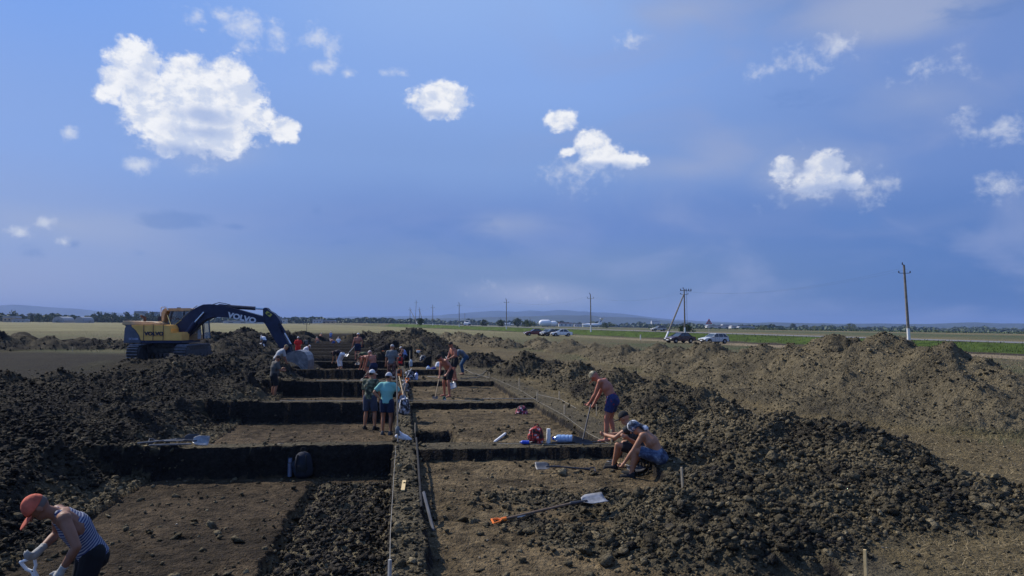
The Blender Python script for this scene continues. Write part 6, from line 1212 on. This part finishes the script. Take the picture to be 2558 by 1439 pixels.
# ------------------------------------------------------------------ bottles, bags
BP = mat('clear_blue_plastic', (.35, .52, .78), .12, .1, 6, spec=.7, alpha=.8); BC = mat('blue_cap', (.02, .08, .55), .4, .1); CLR = mat('clear_plastic', (.60, .70, .78), .12, .1, 6, spec=.7, alpha=.75)
def bottle(p, h_, r, label, m, capm, lying=None, group=None, ribs=True):
    r_ = root('water_bottle', p, label, 'bottle', group)
    ax_b = Vector((0, 0, 1)) if lying is None else Vector(lying).normalized(); o_ = Vector((0, 0, 0)) if lying is None else Vector((0, 0, r))
    mb = MB(); n_ = 9
    pr = [(0, r * .9), (.03, r), (.12, r), (.16, r * .9), (.2, r), (.3, r), (.34, r * .9), (.38, r), (.5, r), (.54, r * .92), (.6, r), (.74, r * .95), (.86, r * .5), (.92, r * .32)]
    for (t0, r0), (t1_, r1) in zip(pr[:-1], pr[1:]): mb.cone(o_ + ax_b * h_ * t0, r0, o_ + ax_b * h_ * t1_, r1, 18)
    mb.build('body', m, r_); MB().cone(o_ + ax_b * h_ * .915, r * .36, o_ + ax_b * h_, r * .34, 14).build('cap', capm, r_); return r_
bottle(gp(1430, 1107, .0), .42, .085, 'large blue-tinted water bottle lying on the right balk', BP, BC, (-1, .12, -.0)); 
bottle(gp(1040, 948), .36, .09, 'white water bottle with blue top standing on the central balk', mat('milky_plastic', (.55, .62, .85), .4, .05), BC)
bottle(gp(1026, 917), .46, .12, 'clear water bottle with white cap on the far lit floor', CLR, WPL)
bottle(gp(1070, 902), .40, .13, 'round white-topped jug with blue body on the far floor', CLR, BC)
bottle(gp(1322, 1110), .2, .04, 'small blue bottle lying left of the red bag', BC, WPL, (-1, 0, 0))
def flask(p, h_, r, label, m1, m2):
    r_ = root('thermos_flask', p, label, 'flask'); MB().cone((0, 0, 0), r, (0, 0, h_ * .72), r, 18).build('body', m1, r_); MB().cone((0, 0, h_ * .72), r * .8, (0, 0, h_ * .78), r * .8, 18).build('neck_ring', m2, r_); MB().cone((0, 0, h_ * .78), r * .95, (0, 0, h_), r * .88, 18).build('lid', m1, r_)
flask(gp(1370, 1107), .30, .045, 'white thermos flask standing right of the red bag', WPL, LBL)
p = on_z(724, 1190, -.58); flask(p, .36, .045, 'steel-blue thermos flask standing by the dark backpack', mat('steel_blue', (.25, .32, .48), .25, .1, metal=.6), BLDD)
def bag(p, w_, h_, label, m, m2, name='backpack', lumps_=5, cat='bag', d_=None, rigid=False, seed=0, straps=True):
    r_ = root(name, p, label, cat); q = random.Random(seed + 5); d_ = d_ or w_ * .6
    b = MB(); b.cone((0, 0, h_ * .22), w_ * .42, (0, 0, h_ * .68), w_ * .34, 14, True, (1, 0, 0), 1.15)
    for _ in range(lumps_): b.ball((q.uniform(-.35, .35) * w_, q.uniform(-.3, .1) * d_, q.uniform(.15, .7) * h_), q.uniform(.16, .26) * min(w_, h_))
    blob('body', b, m, r_, .016, 2)
    if straps:
        for sg in (-1, 1):
            s_ = MB(); s_.tube([(sg * w_ * .2, -d_ * .42, h_ * .82), (sg * w_ * .24, -d_ * .72, h_ * .55), (sg * w_ * .2, -d_ * .6, h_ * .2)], .018); s_.build('strap', m2, r_)
        s_ = MB(); s_.tube([(-.05, 0, h_ * .98), (-.03, 0, h_ * 1.08), (.03, 0, h_ * 1.08), (.05, 0, h_ * .98)], .012); s_.build('handle', m2, r_)
        s_ = MB(); s_.ball((0, -d_ * .52, h_ * .32), (w_ * .30, .05, h_ * .2), 12); s_.build('pocket', m2, r_)
    return r_
bwp = vary(camo, 'black_white_pattern', [(.02, .02, .022, 1), (.05, .05, .055, 1), (.30, .30, .33, 1), (.65, .65, .68, 1)]); rbp = vary(camo, 'red_black_pattern', [(.03, .02, .02, 1), (.10, .02, .02, 1), (.45, .04, .03, 1), (.55, .45, .45, 1)])
p = on_z(757, 1190, -.58); bag(p, .42, .52, 'dark blue-black backpack standing against the shaded trench wall', cloth('dark_navy', (.02, .024, .035)), blk, seed=1)
bag(gp(1010, 1034), .34, .48, 'black and white patterned backpack on the central balk', bwp, bwp, seed=2)
bag(gp(1340, 1107), .34, .36, 'red and black carrier bag on the right balk', rbp, rbp, 'carrier_bag', seed=3)
bag(gp(1303, 1034), .42, .17, 'pile of black, white and red clothes on the lit floor', vary(camo, 'clothes_mix', [(.02, .02, .02, 1), (.03, .03, .03, 1), (.35, .05, .08, 1), (.65, .63, .62, 1)]), blk, 'clothes_pile', straps=False, cat='clothes', seed=4)
bag(gp(1000, 914), .50, .58, 'dark brown backpack standing behind the man in rusty trousers', cloth('dark_brown', (.05, .03, .028)), redc, seed=5)
bag(gp(998, 944), .40, .40, 'small dark backpack on the balk below the brown one', cloth('dark_brown', (0, 0, 0)), ORG, seed=6)
bag(gp(1022, 948), .62, .36, 'white shirt and grey cap heaped on the central balk', bwp, whitec, 'clothes_pile', straps=False, cat='clothes', seed=7, lumps_=8)
bag(gp(1057, 915), .55, .32, 'black and white bag on the far lit floor', bwp, blk, seed=8)
bag(gp(1084, 903), .55, .28, 'blue and black jacket heaped on the far floor', cloth('royal', (.02, .03, .15)), blk, 'clothes_pile', straps=False, cat='clothes', seed=9)
bag(gp(1095, 916), .40, .22, 'white plastic bag lying on the far lit floor', whitec, whitec, 'plastic_bag', straps=False, seed=10)
bag(gp(1013, 978), .30, .34, 'grey patterned rucksack on the balk under the orange-gripped spade', bwp, greyc, seed=11)
bag(gp(1110, 1000, .0), .14, .15, 'green and white cap lying on the second balk', vary(camo, 'green_white', [(.02, .06, .04, 1), (.03, .10, .07, 1), (.6, .6, .6, 1), (.7, .7, .7, 1)]), whitec, 'cap', straps=False, cat='cap', seed=12)
bag(gp(653, 859), .8, .35, 'white bag beside the bending worker left of the stick', whitec, whitec, 'plastic_bag', straps=False, seed=13)
bag(gp(757, 872), .8, .5, 'yellowish pale sack behind the excavator bucket', cloth('sack', (.42, .38, .24)), whitec, 'sack', straps=False, seed=14)
bag(gp(879, 896), .3, .22, 'small white bag on the far balk', whitec, whitec, 'plastic_bag', straps=False, seed=15)
# white plastic bag flapping on the balk pole, scarf
p = gp(1006, 1100); r_ = root('plastic_bag', p, 'white plastic bag hanging at the foot of the tall pale pole', 'bag'); b = MB(); b.cone((-.14, 0, .26), .03, (-.05, 0, .14), .06, 8, True); b.cone((-.05, 0, .14), .06, (.10, 0, .06), .07, 8, True); b.cone((.1, 0, .06), .07, (.2, 0, .03), .03, 8, True); b.cone((-.15, 0, .1), .05, (.02, 0, .06), .06, 8, True); b.ball((-.07, -.03, .18), (.05, .04, .05)); b.ball((.05, .03, .09), (.07, .05, .06)); b.ball((.12, -.02, .03), (.05, .05, .04)); blob('body', b, mat('thin_plastic', (.62, .62, .64), .35, .05, 5, .6, 14), r_, .010, 1); r_.scale = (.85, .85, .85)
p = at(993, 1072, 15.9); r_ = root('tied_rag', p, 'dark grey rag tied round the tall pale pole', 'rag'); b = MB(); b.ball((0, 0, 0), (.05, .05, .07)); b.cone((0, -.02, 0), .04, (.04, -.02, -.12), .02, 8, True); b.cone((0, -.02, 0), .03, (-.03, -.02, -.09), .015, 8, True); blob('cloth', b, greyc, r_, .01, 1)
# bucket
p = gp(1045, 905); r_ = root('white_bucket', p, 'small white bucket with orange side on the far floor', 'bucket'); MB().cone((0, 0, 0), .12, (0, 0, .26), .16, 16).build('body', WPL, r_); MB().tube([(-.16, 0, .24), (-.1, -.05, .34), (.1, -.05, .34), (.16, 0, .24)], .01).build('handle', ORG, r_)
# small wooden offcuts
a_ = gp(1006, 1225, .02); b_ = gp(1010, 1201, .02); o = MB().tube([(0, 0, 0), (0, 0, 0.001)], .001); mb = MB(); d_ = b_ - a_; mb.box(tuple(d_ / 2), (.055, d_.length, .02), rot=math.atan2(d_.y, d_.x) - math.pi / 2); o = mb.build('wood_offcut', mat('fresh_wood', (0, 0, 0)), None); o.location = a_; tag(o, 'pale yellow wood offcut lying on the near balk', 'wood')
a_ = gp(1236, 1103, .02); b_ = gp(1262, 1086, .04); d_ = b_ - a_; mb = MB(); mb.tube([(0, 0, 0), tuple(d_)], .03); o = mb.build('white_lath', LBL, None); o.location = a_; tag(o, 'short white lath lying on the right balk', 'wood')
# orange scraps
for (px, py, lb) in [(1130, 1100, None), (958, 916, 'small orange tool lying on the far floor beside the rusty trousers')]:
    if lb:
        p = gp(px, py); r_ = root('hand_trowel', p, lb, 'trowel'); MB().cone((-.12, 0, .04), .025, (.02, 0, .04), .02, 8, True).build('handle', ORG, r_); mb = MB(); mb.add([(.05, -.05, .03), (.05, .05, .03), (.22, 0, .03), (.05, -.05, .035), (.05, .05, .035), (.22, 0, .035)], [(0, 1, 2), (5, 4, 3), (0, 2, 5, 3), (1, 4, 5, 2), (0, 3, 4, 1)]); mb.build('blade', BLD, r_)
HAZE_COL = (.34, .50, .90, 1); HAZE_D = .000125
# ------------------------------------------------------------------ haze
mb = MB(); mb.box((0, 0, 66), (23000, 23000, 150))
hm = bpy.data.materials.new('blue_haze'); hm.use_nodes = True; t = hm.node_tree; t.nodes.clear()
pv = t.nodes.new('ShaderNodeVolumePrincipled'); pv.inputs['Color'].default_value = HAZE_COL; pv.inputs['Density'].default_value = HAZE_D; pv.inputs['Anisotropy'].default_value = 0.0
mo = t.nodes.new('ShaderNodeOutputMaterial'); t.links.new(pv.outputs[0], mo.inputs['Volume'])
tag(mb.build('haze', hm), 'pale blue haze filling the air over the plain', None, None, 'stuff')
